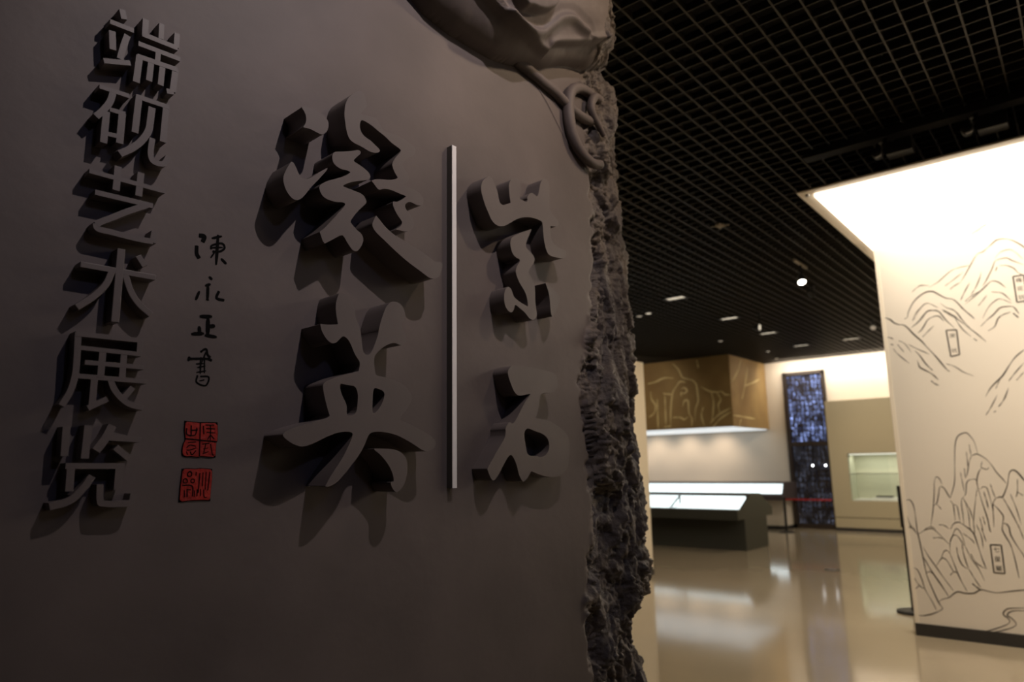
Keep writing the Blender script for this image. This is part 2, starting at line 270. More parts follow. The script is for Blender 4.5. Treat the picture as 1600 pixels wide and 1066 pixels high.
SIGNATURE=[[([(564,1863),(575,1863),(572,1851)],6.9),([(561,1841),(562,1825),(568,1816)],5.8),([(590,1863),(610,1872)],4.2),([(602,1873),(602,1810)],5.3),([(590,1840),(591,1848),(611,1857),(617,1848),(607,1839),(593,1836)],3.5),([(590,1843),(613,1849)],3.1),([(590,1822),(598,1836)],2.8),([(611,1825),(623,1816)],4.9)],[([(589,1783),(596,1778)],4.1),([(583,1763),(593,1768)],4.8),([(588,1766),(589,1735)],4.8),([(586,1736),(592,1735)],2.7),([(572,1750),(566,1731)],4.7),([(611,1757),(607,1742),(623,1740)],4.5)],[([(576,1700),(600,1703)],6.0),([(592,1701),(594,1664)],6.7),([(594,1682),(607,1685)],6.7),([(576,1680),(578,1666)],5.7),([(562,1663),(586,1667)],5.9),([(588,1664),(612,1663)],5.7)],[([(559,1614),(595,1618),(605,1615)],3.6),([(558,1615),(563,1614)],7.1),([(582,1630),(592,1637),(596,1626),(602,1621)],3.3),([(586,1610),(593,1633)],2.6),([(575,1606),(590,1608)],2.3),([(583,1620),(584,1587)],2.6),([(577,1599),(593,1603)],2.3),([(576,1589),(595,1594)],2.3),([(590,1621),(592,1589)],2.3),([(579,1584),(578,1570),(596,1565),(601,1582),(584,1582)],2.9),([(583,1573),(593,1576)],2.3)]]
SEALS=[([(561,1494),(573,1493),(589,1492),(605,1493),(622,1493),(624,1475),(624,1458),(622,1456),(622,1442),(622,1428),(607,1429),(593,1430),(590,1428),(575,1430),(567,1429),(560,1432),(559,1443),(561,1454),(564,1459),(561,1477)],[([(589,1493),(591,1429)],2.0),([(563,1462),(623,1457)],2.2),([(572,1487),(573,1468)],2.0),([(573,1478),(585,1479)],2.0),([(564,1482),(565,1470),(580,1469),(583,1483)],2.0),([(595,1487),(597,1471)],1.8),([(599,1489),(616,1489)],1.7),([(601,1482),(618,1482)],1.7),([(609,1488),(610,1460)],1.7),([(602,1475),(619,1474)],1.7),([(605,1461),(610,1469),(618,1462)],1.7),([(568,1455),(583,1456)],1.8),([(566,1445),(572,1450),(583,1448)],1.8),([(566,1441),(573,1441),(584,1445)],1.8),([(573,1438),(577,1432),(584,1440)],1.8),([(569,1432),(566,1438)],1.6),([(595,1452),(609,1454)],1.8),([(602,1453),(599,1436)],1.8),([(598,1443),(607,1445)],1.6),([(611,1453),(616,1433),(620,1432)],1.8),([(597,1434),(608,1438)],1.6)]),([(562,1405),(573,1406),(586,1405),(595,1406),(608,1405),(617,1404),(618,1390),(618,1381),(617,1363),(617,1346),(606,1348),(595,1348),(577,1348),(560,1346),(560,1360),(560,1372),(561,1388)],[([(579,1396),(578,1393),(575,1392),(572,1393),(571,1396),(572,1399),(575,1401),(578,1399),(579,1396)],1.8),([(572,1384),(571,1381),(568,1380),(565,1381),(564,1384),(565,1387),(568,1388),(570,1387),(572,1384)],1.6),([(585,1384),(584,1381),(582,1380),(579,1381),(578,1384),(579,1386),(581,1387),(584,1386),(585,1384)],1.6),([(563,1376),(581,1374),(583,1355)],1.9),([(567,1367),(568,1354)],1.6),([(572,1369),(573,1354)],1.8),([(572,1368),(579,1367)],1.6),([(587,1400),(587,1393)],1.6),([(594,1398),(593,1361)],1.8),([(600,1399),(600,1373)],1.6),([(606,1400),(606,1367)],1.6),([(613,1400),(611,1365)],1.8),([(586,1366),(586,1354)],1.6),([(591,1368),(591,1355)],1.6),([(597,1368),(598,1355)],1.6),([(603,1367),(605,1353),(610,1352)],1.6)])]
REL_LOW=[(920,2739),(1002,2702),(1063,2680),(1106,2660),(1131,2647),(1160,2640),(1189,2635),(1225,2629),(1265,2629),(1312,2627),(1361,2626),(1411,2629),(1464,2639),(1497,2649),(1549,2665),(1604,2684),(1648,2703),(1711,2741),(1777,2770),(1827,2786),(1873,2796),(1912,2815),(1992,2863),(2100,2924)]
REL_LIP=[(1100,2766),(1196,2725),(1290,2701),(1337,2691),(1393,2684),(1456,2681),(1530,2687),(1595,2697)]
REL_LIP2=[(1596,2698),(1590,2708),(1601,2724),(1657,2755),(1716,2784),(1771,2810),(1844,2845)]
REL_FOLD=[(1361,2699),(1393,2692),(1427,2689),(1462,2693),(1513,2714),(1536,2734),(1564,2765),(1590,2792),(1622,2814),(1657,2830),(1687,2834),(1715,2833),(1752,2832)]
REL_DISC=[(1338,2759),(1392,2728),(1420,2733),(1456,2742),(1491,2759),(1519,2779),(1533,2799),(1562,2882)]
RING=[(1928,2703),(1892,2714),(1845,2710),(1806,2690),(1782,2658),(1774,2621),(1772,2580),(1778,2539),(1793,2500),(1820,2470),(1855,2451),(1900,2443),(1944,2453)]
STRAND=[(1508,2669),(1554,2664),(1601,2657),(1644,2648),(1706,2639),(1751,2624),(1811,2608),(1866,2604),(1909,2607)]
LOOP=[(1947,2700),(1917,2700),(1895,2670),(1892,2641),(1905,2618),(1925,2599),(1946,2579),(1960,2565)]
SEAM=[(1584,2661),(1625,2634),(1673,2597),(1716,2553),(1759,2508),(1791,2475)]
ROCK_IN=[(1900,3422),(1850,3155),(1824,2990),(1802,2885),(1828,2837),(1873,2813),(1876,2799),(1861,2730),(1876,2649),(1856,2569),(1860,2498),(1882,2428),(1892,2341),(1896,2225),(1896,2110),(1882,1994),(1850,1878),(1811,1744),(1792,1659),(1794,1557),(1822,1456),(1832,1335),(1838,1216),(1803,1123),(1786,1068),(1775,977),(1789,883),(1807,760),(1802,525),(1767,205),(1766,-107)]
ROCK_OUT=[(2038,3587),(2025,3323),(2027,3158),(2034,3080),(2073,3022),(2124,2995),(2193,2979),(2223,2959),(2238,2858),(2263,2754),(2287,2651),(2298,2543),(2279,2429),(2291,2351),(2299,2219),(2294,2113),(2283,2033),(2307,1985),(2291,1907),(2282,1805),(2317,1733),(2324,1659),(2319,1560),(2297,1463),(2313,1391),(2298,1273),(2292,1158),(2305,1065),(2315,939),(2260,903),(2227,821),(2274,780),(2298,711),(2308,631),(2297,353),(2291,-44),(2270,-409)]
MURAL=[([(-1254,3299),(-1164,3348),(-1076,3393)],6.0),([(-677,3404),(-621,3401),(-547,3390)],5.7),([(-584,3231),(-485,3288),(-409,3326)],5.6),([(-331,3381),(-273,3427),(-207,3470)],5.5),([(-545,3245),(-426,3330),(-277,3394)],4.5),([(-1059,2824),(-1004,2865),(-970,2870),(-926,2858)],9.2),([(-927,2843),(-859,2877),(-803,2920),(-747,2959),(-683,2973),(-618,2975)],8.4),([(-482,3097),(-446,3126),(-414,3149),(-372,3148),(-327,3133),(-285,3098),(-245,3052),(-207,2993)],11.0),([(-697,2847),(-652,2914),(-615,2974),(-577,3034),(-550,3063),(-518,3071),(-482,3097)],8.9),([(-812,2834),(-744,2878),(-669,2929)],7.5),([(-778,2800),(-743,2825),(-697,2847)],9.0),([(-714,2696),(-675,2768),(-633,2835)],8.9),([(-636,2731),(-599,2784),(-568,2846),(-547,2901)],9.5),([(-551,2783),(-514,2843),(-469,2923),(-453,2964),(-427,2985),(-368,2987),(-331,2958),(-267,2912)],9.5),([(-443,2999),(-402,3042),(-348,3053),(-311,3030),(-262,2954)],6.6),([(-452,2894),(-436,2928)],10.2),([(-421,2935),(-375,2926),(-332,2896),(-308,2855),(-272,2823)],8.7),([(-684,2661),(-607,2719),(-540,2774),(-507,2805),(-481,2818),(-442,2800),(-401,2749)],10.3),([(-685,2680),(-638,2717),(-554,2758)],7.4),([(-498,2730),(-435,2711),(-404,2677),(-380,2637)],8.7),([(-599,2629),(-564,2668),(-530,2709)],7.3),([(-581,2524),(-529,2611),(-470,2659),(-435,2657),(-377,2615)],7.9),([(-546,2515),(-501,2548),(-455,2591),(-391,2592),(-364,2577),(-339,2523)],11.5),([(-483,2502),(-444,2532),(-396,2546)],7.1),([(-377,2536),(-345,2492)],12.7),([(-1139,2599),(-1114,2615),(-1099,2663),(-1051,2741),(-992,2789),(-944,2808),(-899,2801),(-858,2766),(-817,2732),(-774,2717),(-746,2690),(-698,2612),(-637,2528)],13.1),([(-1067,2585),(-1027,2652),(-975,2705),(-936,2702),(-882,2659)],7.6),([(-1028,2579),(-962,2642),(-923,2643),(-879,2629),(-842,2563)],9.1),([(-859,2694),(-819,2649),(-772,2623),(-746,2578),(-726,2534)],7.5),([(-847,2627),(-813,2596),(-767,2551)],7.5),([(-1292,2635),(-1251,2613),(-1221,2579),(-1189,2559),(-1152,2550),(-1119,2517),(-1083,2460),(-1026,2387),(-992,2328)],13.4),([(-999,2342),(-944,2258),(-905,2189),(-872,2132),(-855,2116)],12.9),([(-1080,2573),(-1049,2635),(-1003,2684)],7.5),([(-1094,2518),(-1049,2550),(-1005,2590),(-968,2632),(-927,2642),(-881,2628),(-861,2597),(-835,2546),(-782,2470)],10.3),([(-1054,2466),(-1024,2485),(-996,2523),(-967,2566),(-925,2588),(-882,2586),(-851,2540)],10.2),([(-1022,2424),(-978,2465),(-925,2513)],7.4),([(-856,2642),(-827,2619),(-771,2569),(-744,2533),(-684,2461),(-631,2400),(-580,2331)],9.2),([(-771,2565),(-748,2497),(-717,2438),(-677,2388)],9.1),([(-661,2368),(-638,2343)],8.0),([(-794,2637),(-752,2598),(-715,2520),(-677,2460)],7.3),([(-721,2639),(-671,2577),(-635,2528)],8.1),([(-1284,2459),(-1259,2450),(-1240,2434)],9.5),([(-1203,2419),(-1157,2385),(-1116,2305)],6.6),([(-1265,2394),(-1247,2387)],12.3),([(-1252,2354),(-1216,2298),(-1171,2246),(-1142,2215)],8.5),([(-1215,2388),(-1169,2313)],7.5),([(-1133,2378),(-1065,2327),(-1012,2293),(-986,2272)],8.4),([(-1086,2316),(-1055,2270),(-1022,2202),(-994,2162),(-974,2133)],11.1),([(-1078,2236),(-1071,2189),(-1058,2164),(-1006,2127),(-977,2101),(-943,2055)],12.9),([(-998,2053),(-970,2023),(-942,2007)],10.9),([(-875,2182),(-816,2153),(-762,2103),(-695,2063)],8.1),([(-602,2458),(-545,2513),(-505,2542),(-465,2580)],8.9),([(-556,2416),(-509,2445),(-481,2503),(-449,2529),(-390,2547)],10.6),([(-634,1892),(-586,1964),(-506,2043),(-455,2116),(-405,2183),(-342,2236)],13.0),([(-468,2001),(-420,2061),(-354,2135)],9.4),([(-420,2001),(-363,2063)],6.8),([(-559,1949),(-523,2019)],6.9),([(-647,1744),(-604,1810),(-555,1897)],9.4),([(-558,1803),(-513,1864),(-474,1950)],11.1),([(-595,1762),(-576,1774)],9.4),([(-1291,1066),(-1260,1075),(-1240,1050),(-1230,1001),(-1228,910),(-1226,823)],9.2),([(-1296,982),(-1279,892),(-1267,859),(-1240,836)],8.4),([(-1290,854),(-1267,859)],7.5),([(-1126,865),(-1099,979),(-1073,1127),(-1064,1209),(-1052,1250),(-1038,1262),(-1020,1242),(-1010,1201)],7.4),([(-1087,1029),(-1062,1054),(-1045,1111),(-1032,1168),(-1019,1184),(-996,1168),(-976,1120),(-965,1092)],9.0),([(-1063,1045),(-1035,1001)],6.6),([(-965,1092),(-935,1169),(-916,1242),(-902,1371),(-887,1494),(-871,1559),(-846,1595),(-798,1611),(-770,1580),(-748,1530),(-737,1441)],9.8),([(-964,1072),(-949,1040),(-948,984),(-949,912)],8.1),([(-949,1044),(-923,1024),(-916,901)],7.3),([(-787,1519),(-785,1475),(-784,1426)],7.3),([(-812,1459),(-813,1386),(-814,1322)],8.1),([(-840,1330),(-842,1257)],7.3),([(-871,1298),(-866,1225),(-861,1137)],6.5),([(-788,1422),(-758,1437),(-738,1439),(-694,1408),(-659,1360),(-629,1296),(-598,1249),(-577,1210)],8.9),([(-784,1422),(-804,1370),(-824,1290),(-842,1249)],8.1),([(-714,1380),(-725,1337),(-690,1319),(-675,1336)],8.0),([(-726,1329),(-751,1289),(-766,1233),(-766,1186),(-752,1075),(-740,1005),(-728,927),(-728,845)],9.6),([(-873,1097),(-851,1137),(-839,1209),(-816,1237),(-780,1243),(-766,1229)],8.0),([(-876,1101),(-890,1065),(-891,969),(-893,882)],7.2),([(-874,1089),(-841,1010),(-827,924)],8.0),([(-862,1065),(-852,970),(-856,844)],6.4),([(-772,1170),(-799,1051),(-823,924),(-829,845)],7.2),([(-755,1162),(-733,1182),(-707,1174),(-695,1100),(-687,998),(-695,874)],7.2),([(-730,1146),(-719,1068),(-715,1013)],9.5),([(-680,1206),(-670,1147),(-659,1096)],7.1),([(-758,957),(-750,888)],7.1),([(-780,949),(-768,843)],6.3),([(-659,1096),(-628,1108),(-611,1109),(-572,1194),(-548,1288),(-522,1312),(-495,1295),(-463,1241),(-420,1180)],12.6),([(-612,1105),(-584,1032),(-555,948),(-528,858)],9.4),([(-659,1096),(-681,1053),(-684,991)],8.6),([(-681,1053),(-652,1015),(-625,962),(-635,907),(-645,849)],9.4),([(-635,907),(-606,901),(-593,851)],8.5),([(-501,1245),(-513,1148),(-528,1102)],7.8),([(-513,1145),(-478,1118)],7.0),([(-560,1133),(-534,1018),(-517,897)],7.0),([(-1067,879),(-1031,877),(-998,850)],7.3),([(-988,847),(-966,887),(-936,904),(-909,897),(-859,852)],8.9),([(-1173,839),(-1127,861),(-1092,846)],7.4),([(-1285,851),(-1255,839),(-1232,797)],8.8),([(-1231,875),(-1224,797),(-1211,660),(-1203,550),(-1193,466),(-1165,368),(-1134,272),(-1108,229)],10.5),([(-1224,797),(-1169,834),(-1114,845),(-1072,804),(-1012,731)],7.8),([(-1121,772),(-1075,778),(-1046,767)],6.9),([(-1199,699),(-1168,629),(-1123,548),(-1078,467),(-1022,373)],8.7),([(-1204,618),(-1157,511),(-1100,407),(-1057,321)],12.1),([(-1202,491),(-1173,506),(-1144,487)],7.7),([(-1123,548),(-1086,605),(-1062,619),(-1035,592),(-1000,507)],8.5),([(-1077,618),(-1057,666),(-1033,681),(-1013,656)],7.7),([(-1031,488),(-998,520),(-971,501)],6.7),([(-1013,660),(-1004,740),(-983,791),(-959,805),(-933,777),(-910,720)],8.5),([(-999,749),(-964,834),(-939,852),(-915,803),(-903,721)],7.6),([(-1013,660),(-992,574),(-972,493),(-950,429),(-927,374)],8.5),([(-962,713),(-959,642),(-940,578),(-907,547)],9.3),([(-923,736),(-918,645),(-895,532)],8.4),([(-872,665),(-844,601),(-785,556)],8.3),([(-903,721),(-870,624),(-834,561),(-802,466)],7.6),([(-894,540),(-859,461),(-830,407)],8.3),([(-906,820),(-853,773),(-835,741)],7.6),([(-899,887),(-858,856),(-831,811),(-815,725),(-798,629),(-781,557)],10.1),([(-855,889),(-853,839)],7.6),([(-825,890),(-828,815)],6.7),([(-807,891),(-785,801),(-783,707)],7.5),([(-778,867),(-758,761)],7.5),([(-725,894),(-719,833)],6.6),([(-637,897),(-642,856),(-624,801),(-603,746),(-588,643),(-578,505)],10.7),([(-620,898),(-597,883),(-594,826),(-568,755),(-528,670),(-501,586)],10.7),([(-537,901),(-514,790)],7.3),([(-1295,531),(-1258,512),(-1234,438),(-1219,363),(-1176,267),(-1155,211)],8.7),([(-1298,466),(-1258,393),(-1219,363)],7.8),([(-1289,361),(-1259,389)],7.7),([(-1291,156),(-1249,158),(-1193,176),(-1137,205),(-1108,229)],11.1),([(-1133,276),(-1104,299),(-1058,316),(-1017,353),(-986,367),(-943,360),(-885,366),(-839,395),(-803,394),(-735,384),(-650,402),(-558,421),(-466,441)],12.6),([(-887,439),(-858,413),(-835,395)],13.2),([(-867,82),(-802,104),(-714,146),(-677,174),(-681,201),(-706,222),(-706,245),(-679,272),(-637,282),(-574,289),(-497,292)],10.5),([(-818,84),(-747,103),(-668,137),(-637,164),(-645,190),(-666,211),(-685,224),(-668,249),(-633,263),(-576,269),(-500,271)],10.5)]
CARTOUCHES=[([(-343,2829),(-274,2828),(-274,2619),(-342,2618)],'梅花坑'),([(-843,2460),(-769,2455),(-771,2247),(-833,2238)],'宋坑'),([(-734,741),(-663,742),(-664,532),(-734,533)],'七星巖')]
GOLD_FRONT=[[(-6913,3562),(-6784,3422),(-6705,3246),(-6574,3193),(-6466,3152),(-6396,3053),(-6376,2867),(-6376,2703),(-6441,2545),(-6480,2283)],[(-7042,2210),(-7025,2499),(-6984,2789),(-6939,2953),(-6828,3090),(-6756,3157),(-6634,3125)],[(-6745,2979),(-6675,3015),(-6613,2947),(-6683,2891),(-6749,2917),(-6754,2834)],[(-6301,3004),(-6177,2932),(-6074,2883),(-5948,2863),(-5844,2865),(-5776,2800),(-5664,2781)],[(-6074,2883),(-6035,2679),(-6062,2441),(-6095,2283)],[(-5949,2853),(-5876,2707),(-5936,2592),(-5917,2432)],[(-6141,2225),(-5940,2393),(-5674,2515)],[(-6084,2143),(-5904,2312),(-5679,2437)],[(-6735,2605),(-6694,2726),(-6605,2720),(-6599,2473),(-6542,2348),(-6552,2186)],[(-7486,2997),(-7472,2824),(-7385,2691),(-7418,2523),(-7566,2426)],[(-7204,2197),(-7020,2209)],[(-6986,2393),(-6805,2383),(-6719,2337),(-6627,2383)],[(-6349,3586),(-6318,3396)],[(-7183,2930),(-6977,2893)],[(-7139,2884),(-7155,2236)],[(-7330,2814),(-7347,2141)],[(-6266,2574),(-6321,2396),(-6272,2172)],[(-7548,3174),(-7355,3200),(-7139,3266),(-6909,3245)]]
GOLD_SIDE=[[(14551,3577),(14286,3283),(13994,3075)],[(14657,3027),(15174,3141),(15541,3247)],[(13915,2366),(15120,2338)],[(14168,2111),(14309,2314)],[(14440,2724),(14657,3027),(14907,3467)]]
GLYPHS={'梅':[[(579,455),(711,360),(753,402),(620,492)],[(564,239),(694,138),(736,180),(605,276)],[(494,841),(349,556),(405,512),(501,664),(939,664),(939,731),(530,731),(562,826)],[(828,505),(822,351),(507,351),(524,505)],[(462,568),(439,351),(357,351),(357,285),(431,285),(397,58),(800,58),(782,3),(749,-12),(651,-8),(670,-73),(777,-72),(841,-37),(869,58),(947,58),(947,121),(876,121),(887,285),(960,285),(960,351),(890,351),(897,532),(897,568)],[(819,285),(808,121),(477,121),(499,285)],[(169,840),(169,628),(52,628),(52,558),(165,558),(33,172),(71,108),(169,353),(169,-79),(238,-79),(238,419),(306,275),(348,336),(238,521),(238,558),(334,558),(334,628),(238,628),(238,840)]],'花':[[(852,484),(597,323),(597,560),(520,560),(520,284),(366,214),(396,157),(520,211),(520,59),(649,-64),(835,-64),(960,132),(890,163),(830,8),(656,8),(597,58),(597,247),(906,423)],[(306,564),(51,260),(113,207),(216,305),(216,-79),(292,-79),(292,399),(379,541)],[(628,840),(628,743),(376,743),(376,840),(301,840),(301,743),(60,743),(60,671),(301,671),(301,585),(376,585),(376,671),(628,671),(628,580),(705,580),(705,671),(939,671),(939,743),(705,743),(705,840)]],'坑':[[(377,663),(377,592),(959,592),(959,663)],[(566,827),(635,672),(707,698),(635,849)],[(35,141),(57,64),(381,202),(366,269),(242,219),(242,528),(359,528),(359,599),(242,599),(242,828),(171,828),(171,599),(49,599),(49,528),(171,528),(171,192)],[(475,491),(475,307),(311,-30),(361,-87),(550,306),(550,421),(737,421),(737,49),(758,-52),(817,-72),(870,-72),(924,-59),(953,-11),(962,130),(904,162),(901,35),(891,1),(866,-5),(836,-5),(817,0),(811,46),(811,491)]],'宋':[[(461,603),(461,441),(75,441),(75,368),(398,368),(34,26),(89,-36),(461,339),(461,-80),(538,-80),(538,333),(910,-29),(967,37),(595,368),(924,368),(924,441),(538,441),(538,603)],[(432,822),(477,725),(81,725),(81,514),(157,514),(157,654),(842,654),(842,514),(921,514),(921,725),(565,725),(506,843)]],'七':[[(339,823),(339,489),(49,442),(62,367),(339,411),(339,108),(501,-45),(763,-45),(924,178),(847,214),(761,30),(504,30),(419,106),(419,424),(954,509),(942,586),(419,502),(419,823)]],'星':[[(242,594),(758,594),(758,504),(242,504)],[(242,739),(758,739),(758,651),(242,651)],[(169,799),(169,444),(835,444),(835,799)],[(233,443),(50,212),(113,165),(217,277),(462,277),(462,182),(182,182),(182,121),(462,121),(462,12),(65,12),(65,-54),(937,-54),(937,12),(540,12),(540,121),(832,121),(832,182),(540,182),(540,277),(874,277),(874,341),(540,341),(540,422),(462,422),(462,341),(262,341),(307,422)]],'巖':[[(199,619),(406,619),(406,572),(199,572)],[(134,658),(134,533),(475,533),(475,658)],[(609,619),(818,619),(818,572),(609,572)],[(544,658),(544,533),(887,533),(887,658)],[(682,275),(833,275),(757,117),(676,263)],[(669,428),(542,173),(594,132),(643,201),(717,73),(531,-32),(575,-83),(758,27),(927,-81),(970,-26),(800,71),(899,275),(949,275),(949,333),(706,333),(732,415)],[(249,402),(249,358),(448,358),(414,306),(192,306),(192,258),(251,258),(251,27),(173,24),(179,-30),(461,-14),(461,-79),(525,-79),(525,-10),(586,-6),(587,42),(525,39),(525,258),(590,258),(590,306),(482,306),(534,391),(489,405),(479,402)],[(314,30),(314,82),(461,82),(461,36)],[(115,495),(115,297),(34,-36),(86,-83),(180,296),(180,441),(942,441),(942,495)],[(314,171),(461,171),(461,124),(314,124)],[(314,212),(314,258),(461,258),(461,212)],[(470,839),(470,752),(188,752),(188,824),(114,824),(114,695),(914,695),(914,824),(836,824),(836,752),(544,752),(544,839)]]}
# ------------------------------------------------------------------ the room
CEIL = 3.63
FAR = 15.95
def struct(o): return tag(o, kind='structure')
struct(MB().box(-11, 6, -6, 17, -0.1, 0).build('floor', M['floor']))
ceiling = struct(MB().box(-11, 6, -6, 17, 4.5, 4.6).build('ceiling', M['void']))
PITCH = 0.1173
def bar_mesh(name, L, along):
    t, h = (0.0045 if along == 'Y' else 0.0034), 0.045
    b = MB().box(-t, t, 0, L, 0, h) if along == 'Y' else MB().box(0, L, -t, t, 0, h)
    o = b.build(name, M['grid' if along == 'Y' else 'grid_cross'], ceiling)
    return o
first = bar_mesh('grid_bar', 17.9, 'Y'); first.location = (-0.728, -2.0, CEIL)
xs = [-0.728 + k * PITCH for k in range(-78, 30) if k != 0]
for x in xs:
    o = first.copy(); link(o); o.parent = ceiling; o.location = (x, -2.0, CEIL)
first2 = bar_mesh('grid_bar', 12.75, 'X'); first2.location = (-9.9, 3.713, CEIL + 0.001)
for k in range(-44, 105):
    if k == 0: continue
    o = first2.copy(); link(o); o.parent = ceiling; o.location = (-9.9, 3.713 + k * PITCH, CEIL + 0.001)

w = MB()
w.box(-11, -5.25, FAR, FAR + 0.2, 0, 4.5).box(-5.25, -4.36, FAR, FAR + 0.2, 3.38, 4.5).box(-4.36, 6, FAR, FAR + 0.2, 2.4, 4.5).box(-4.36, -4.30, FAR, FAR + 0.2, 0, 2.4)
struct(w.build('wall_far', M['wall_white']))
struct(MB().box(-11, -5.25, FAR - 0.015, FAR, 0, 0.085).build('baseboard_far', M['baseboard']))
struct(MB().box(-11.1, -10.9, -6, 17, 0, 4.5).build('wall_left', M['wall_white']))
struct(MB().box(5.9, 6.1, -6, 17, 0, 4.5).build('wall_right', M['dark_wall']))
struct(MB().box(-11, 6, -6.1, -5.9, 0, 4.5).build('wall_back', M['dark_wall']))
# cream partition beyond the slab
struct(MB().box(-4.74, -4.613, 3.6, 8.40, 0, 2.77).build('wall_partition', M['partition'], bevel=0.004))
struct(MB().box(-4.613, -4.603, 3.6, 8.40, 0, 0.075).build('baseboard_partition', M['baseboard']))

# beige display wall with a lit niche
YB = 15.66
NX0, NX1, NZ0, NZ1 = -3.99, -2.15, 0.604, 1.555
w = MB()
w.box(-4.335, NX0, YB, 16.25, 0, 2.66).box(NX1, 3.0, YB, 16.25, 0, 2.66).box(NX0, NX1, YB, 16.25, NZ1, 2.66).box(NX0, NX1, YB, 16.25, 0.274, NZ0).box(NX0, NX1, YB, 16.25, 0, 0.266).box(NX0, NX1, 16.2, 16.25, NZ0, NZ1).box(NX0, NX1, YB + 0.02, 16.25, 0.266, 0.274)
disp = struct(w.build('wall_display', M['wall_beige']))
struct(MB().box(-4.34, 3.0, YB - 0.015, YB, 0, 0.065).build('baseboard_display', M['baseboard']))
g = MB().box(-4.335, 3.0, YB - 0.002, YB, 0.262, 0.274).build('panel_joint', M['baseboard'], disp)
MB().box(NX0 + .004, NX1 - .004, 16.17, 16.198, NZ0, NZ1 - .004).box(NX0 + .001, NX0 + .02, YB + .012, 16.18, NZ0, NZ1 - .004).build('niche_lining', M['niche'], disp)
MB().box(NX0 + .03, NX1 - .03, YB + .06, YB + .10, NZ1 - .03, NZ1 - .008).build('niche_light', M['niche_led'], disp)
MB().box(NX0 + .02, NX1 - .02, YB + .03, 16.16, NZ0 + .001, NZ0 + .012).build('niche_floor', M['paper'], disp)
MB().box(NX0 + .03, NX1 - .03, YB + .06, 16.15, 1.140, 1.150).build('glass_shelf', M['glass'], disp)
MB().box(NX0 + .03, NX1 - .03, YB + .058, YB + .062, 1.138, 1.152).build('shelf_edge', M['steel'], disp)
MB().box(NX0, NX1, YB + .003, YB + .009, NZ0, NZ1).build('niche_glass', M['glass'], disp)
light('niche_lamp', 'AREA', ((NX0 + NX1) / 2, YB + 0.2, NZ1 - 0.035), ((NX0 + NX1) / 2, YB + 0.3, 0.6), 7, (1.0, 0.98, 0.78), shape='RECTANGLE', size=1.7, size_y=0.1)
zt = NZ0 + .012
def inkstone(x, y, wx, wy, label):
    t = empty('inkstone', (x, y, zt))
    MB().box(-wx, wx, -wy, wy, 0, .030).build('body', M['black'], t, bevel=.006)
    MB().box(-wx * .8, wx * .8, -wy * .7, wy * .7, .0302, .034).build('ink_well', M['case'], t, bevel=.001)
    tag(t, label, 'inkstone')
tag(MB().box(-.16, .16, -.11, .11, 0, .022).box(-.13, .15, -.09, .08, .022, .03).build('booklet', M['paper'], loc=(-3.76, 15.82, zt), bevel=.003), 'white booklet lying at the left end of the lit wall niche', 'booklet')
tag(MB().box(-.22, .22, -.12, .12, 0, .05).box(-.2, .2, -.10, .10, .05, .056).build('display_block', M['paper'], loc=(-3.37, 15.85, zt), bevel=.003), 'low white display block inside the lit wall niche', 'block')
zt += .056; inkstone(-3.40, 15.84, .15, .08, 'flat black inkstone on the white block in the wall niche'); zt -= .056
tag(MB().lathe([(.05, 0), (.075, .02), (.08, .05), (.06, .075), (.03, .08)]).build('ink_jar', M['paper'], loc=(-3.05, 15.84, zt), smooth=True), 'small rounded white jar at the niche edge beside the mural wall', 'jar')

# tall dark screen window in the far wall
def window_glow(name, c1, c2, strength, scale):
    m = bpy.data.materials.new(name); m.use_nodes = True; nt = m.node_tree; b = nt.nodes['Principled BSDF']
    b.inputs['Base Color'].default_value = (0.02, 0.02, 0.03, 1); b.inputs['Roughness'].default_value = 0.15
    tc = nt.nodes.new('ShaderNodeTexCoord'); mp = nt.nodes.new('ShaderNodeMapping'); mp.inputs['Scale'].default_value = (scale * 1.6, 1, scale)
    n = nt.nodes.new('ShaderNodeTexNoise'); n.inputs['Scale'].default_value = 1.0; n.inputs['Detail'].default_value = 4
    r = nt.nodes.new('ShaderNodeValToRGB'); r.color_ramp.elements[0].position = .38; r.color_ramp.elements[0].color = (*c1, 1); r.color_ramp.elements[1].position = .68; r.color_ramp.elements[1].color = (*c2, 1)
    nt.links.new(tc.outputs['Object'], mp.inputs['Vector']); nt.links.new(mp.outputs[0], n.inputs['Vector']); nt.links.new(n.outputs['Fac'], r.inputs['Fac']); nt.links.new(r.outputs[0], b.inputs['Emission Color'])
    b.inputs['Emission Strength'].default_value = strength
    return m
win = struct(empty('window_1', (-4.81, FAR - 0.04, 0)))
hw = 0.435
MB().box(-hw, -hw + .07, -.04, .08, 0, 3.37).box(hw - .05, hw, -.04, .08, 0, 3.37).box(-hw, hw, -.04, .08, 3.29, 3.37).box(-hw, hw, -.04, .08, 0, .09).build('window_frame', M['window_frame'], win, bevel=.004)
MB().box(-hw + .07, hw - .05, -.03, .07, 1.74, 1.83).build('mid_rail', M['window_frame'], win)
MB().box(-hw + .07, hw - .05, .09, .10, 1.83, 3.29).build('upper_pane', window_glow('dusk_glass', (.01, .015, .05), (.70, .92, 1.9), 1.0, 4.0), win)
MB().box(-hw + .07, hw - .05, .09, .10, .09, 1.74).build('lower_pane', window_glow('night_glass', (.003, .004, .010), (.11, .12, .17), 1.0, 4.0), win)
rnd = random.Random(3)
lw = MB()
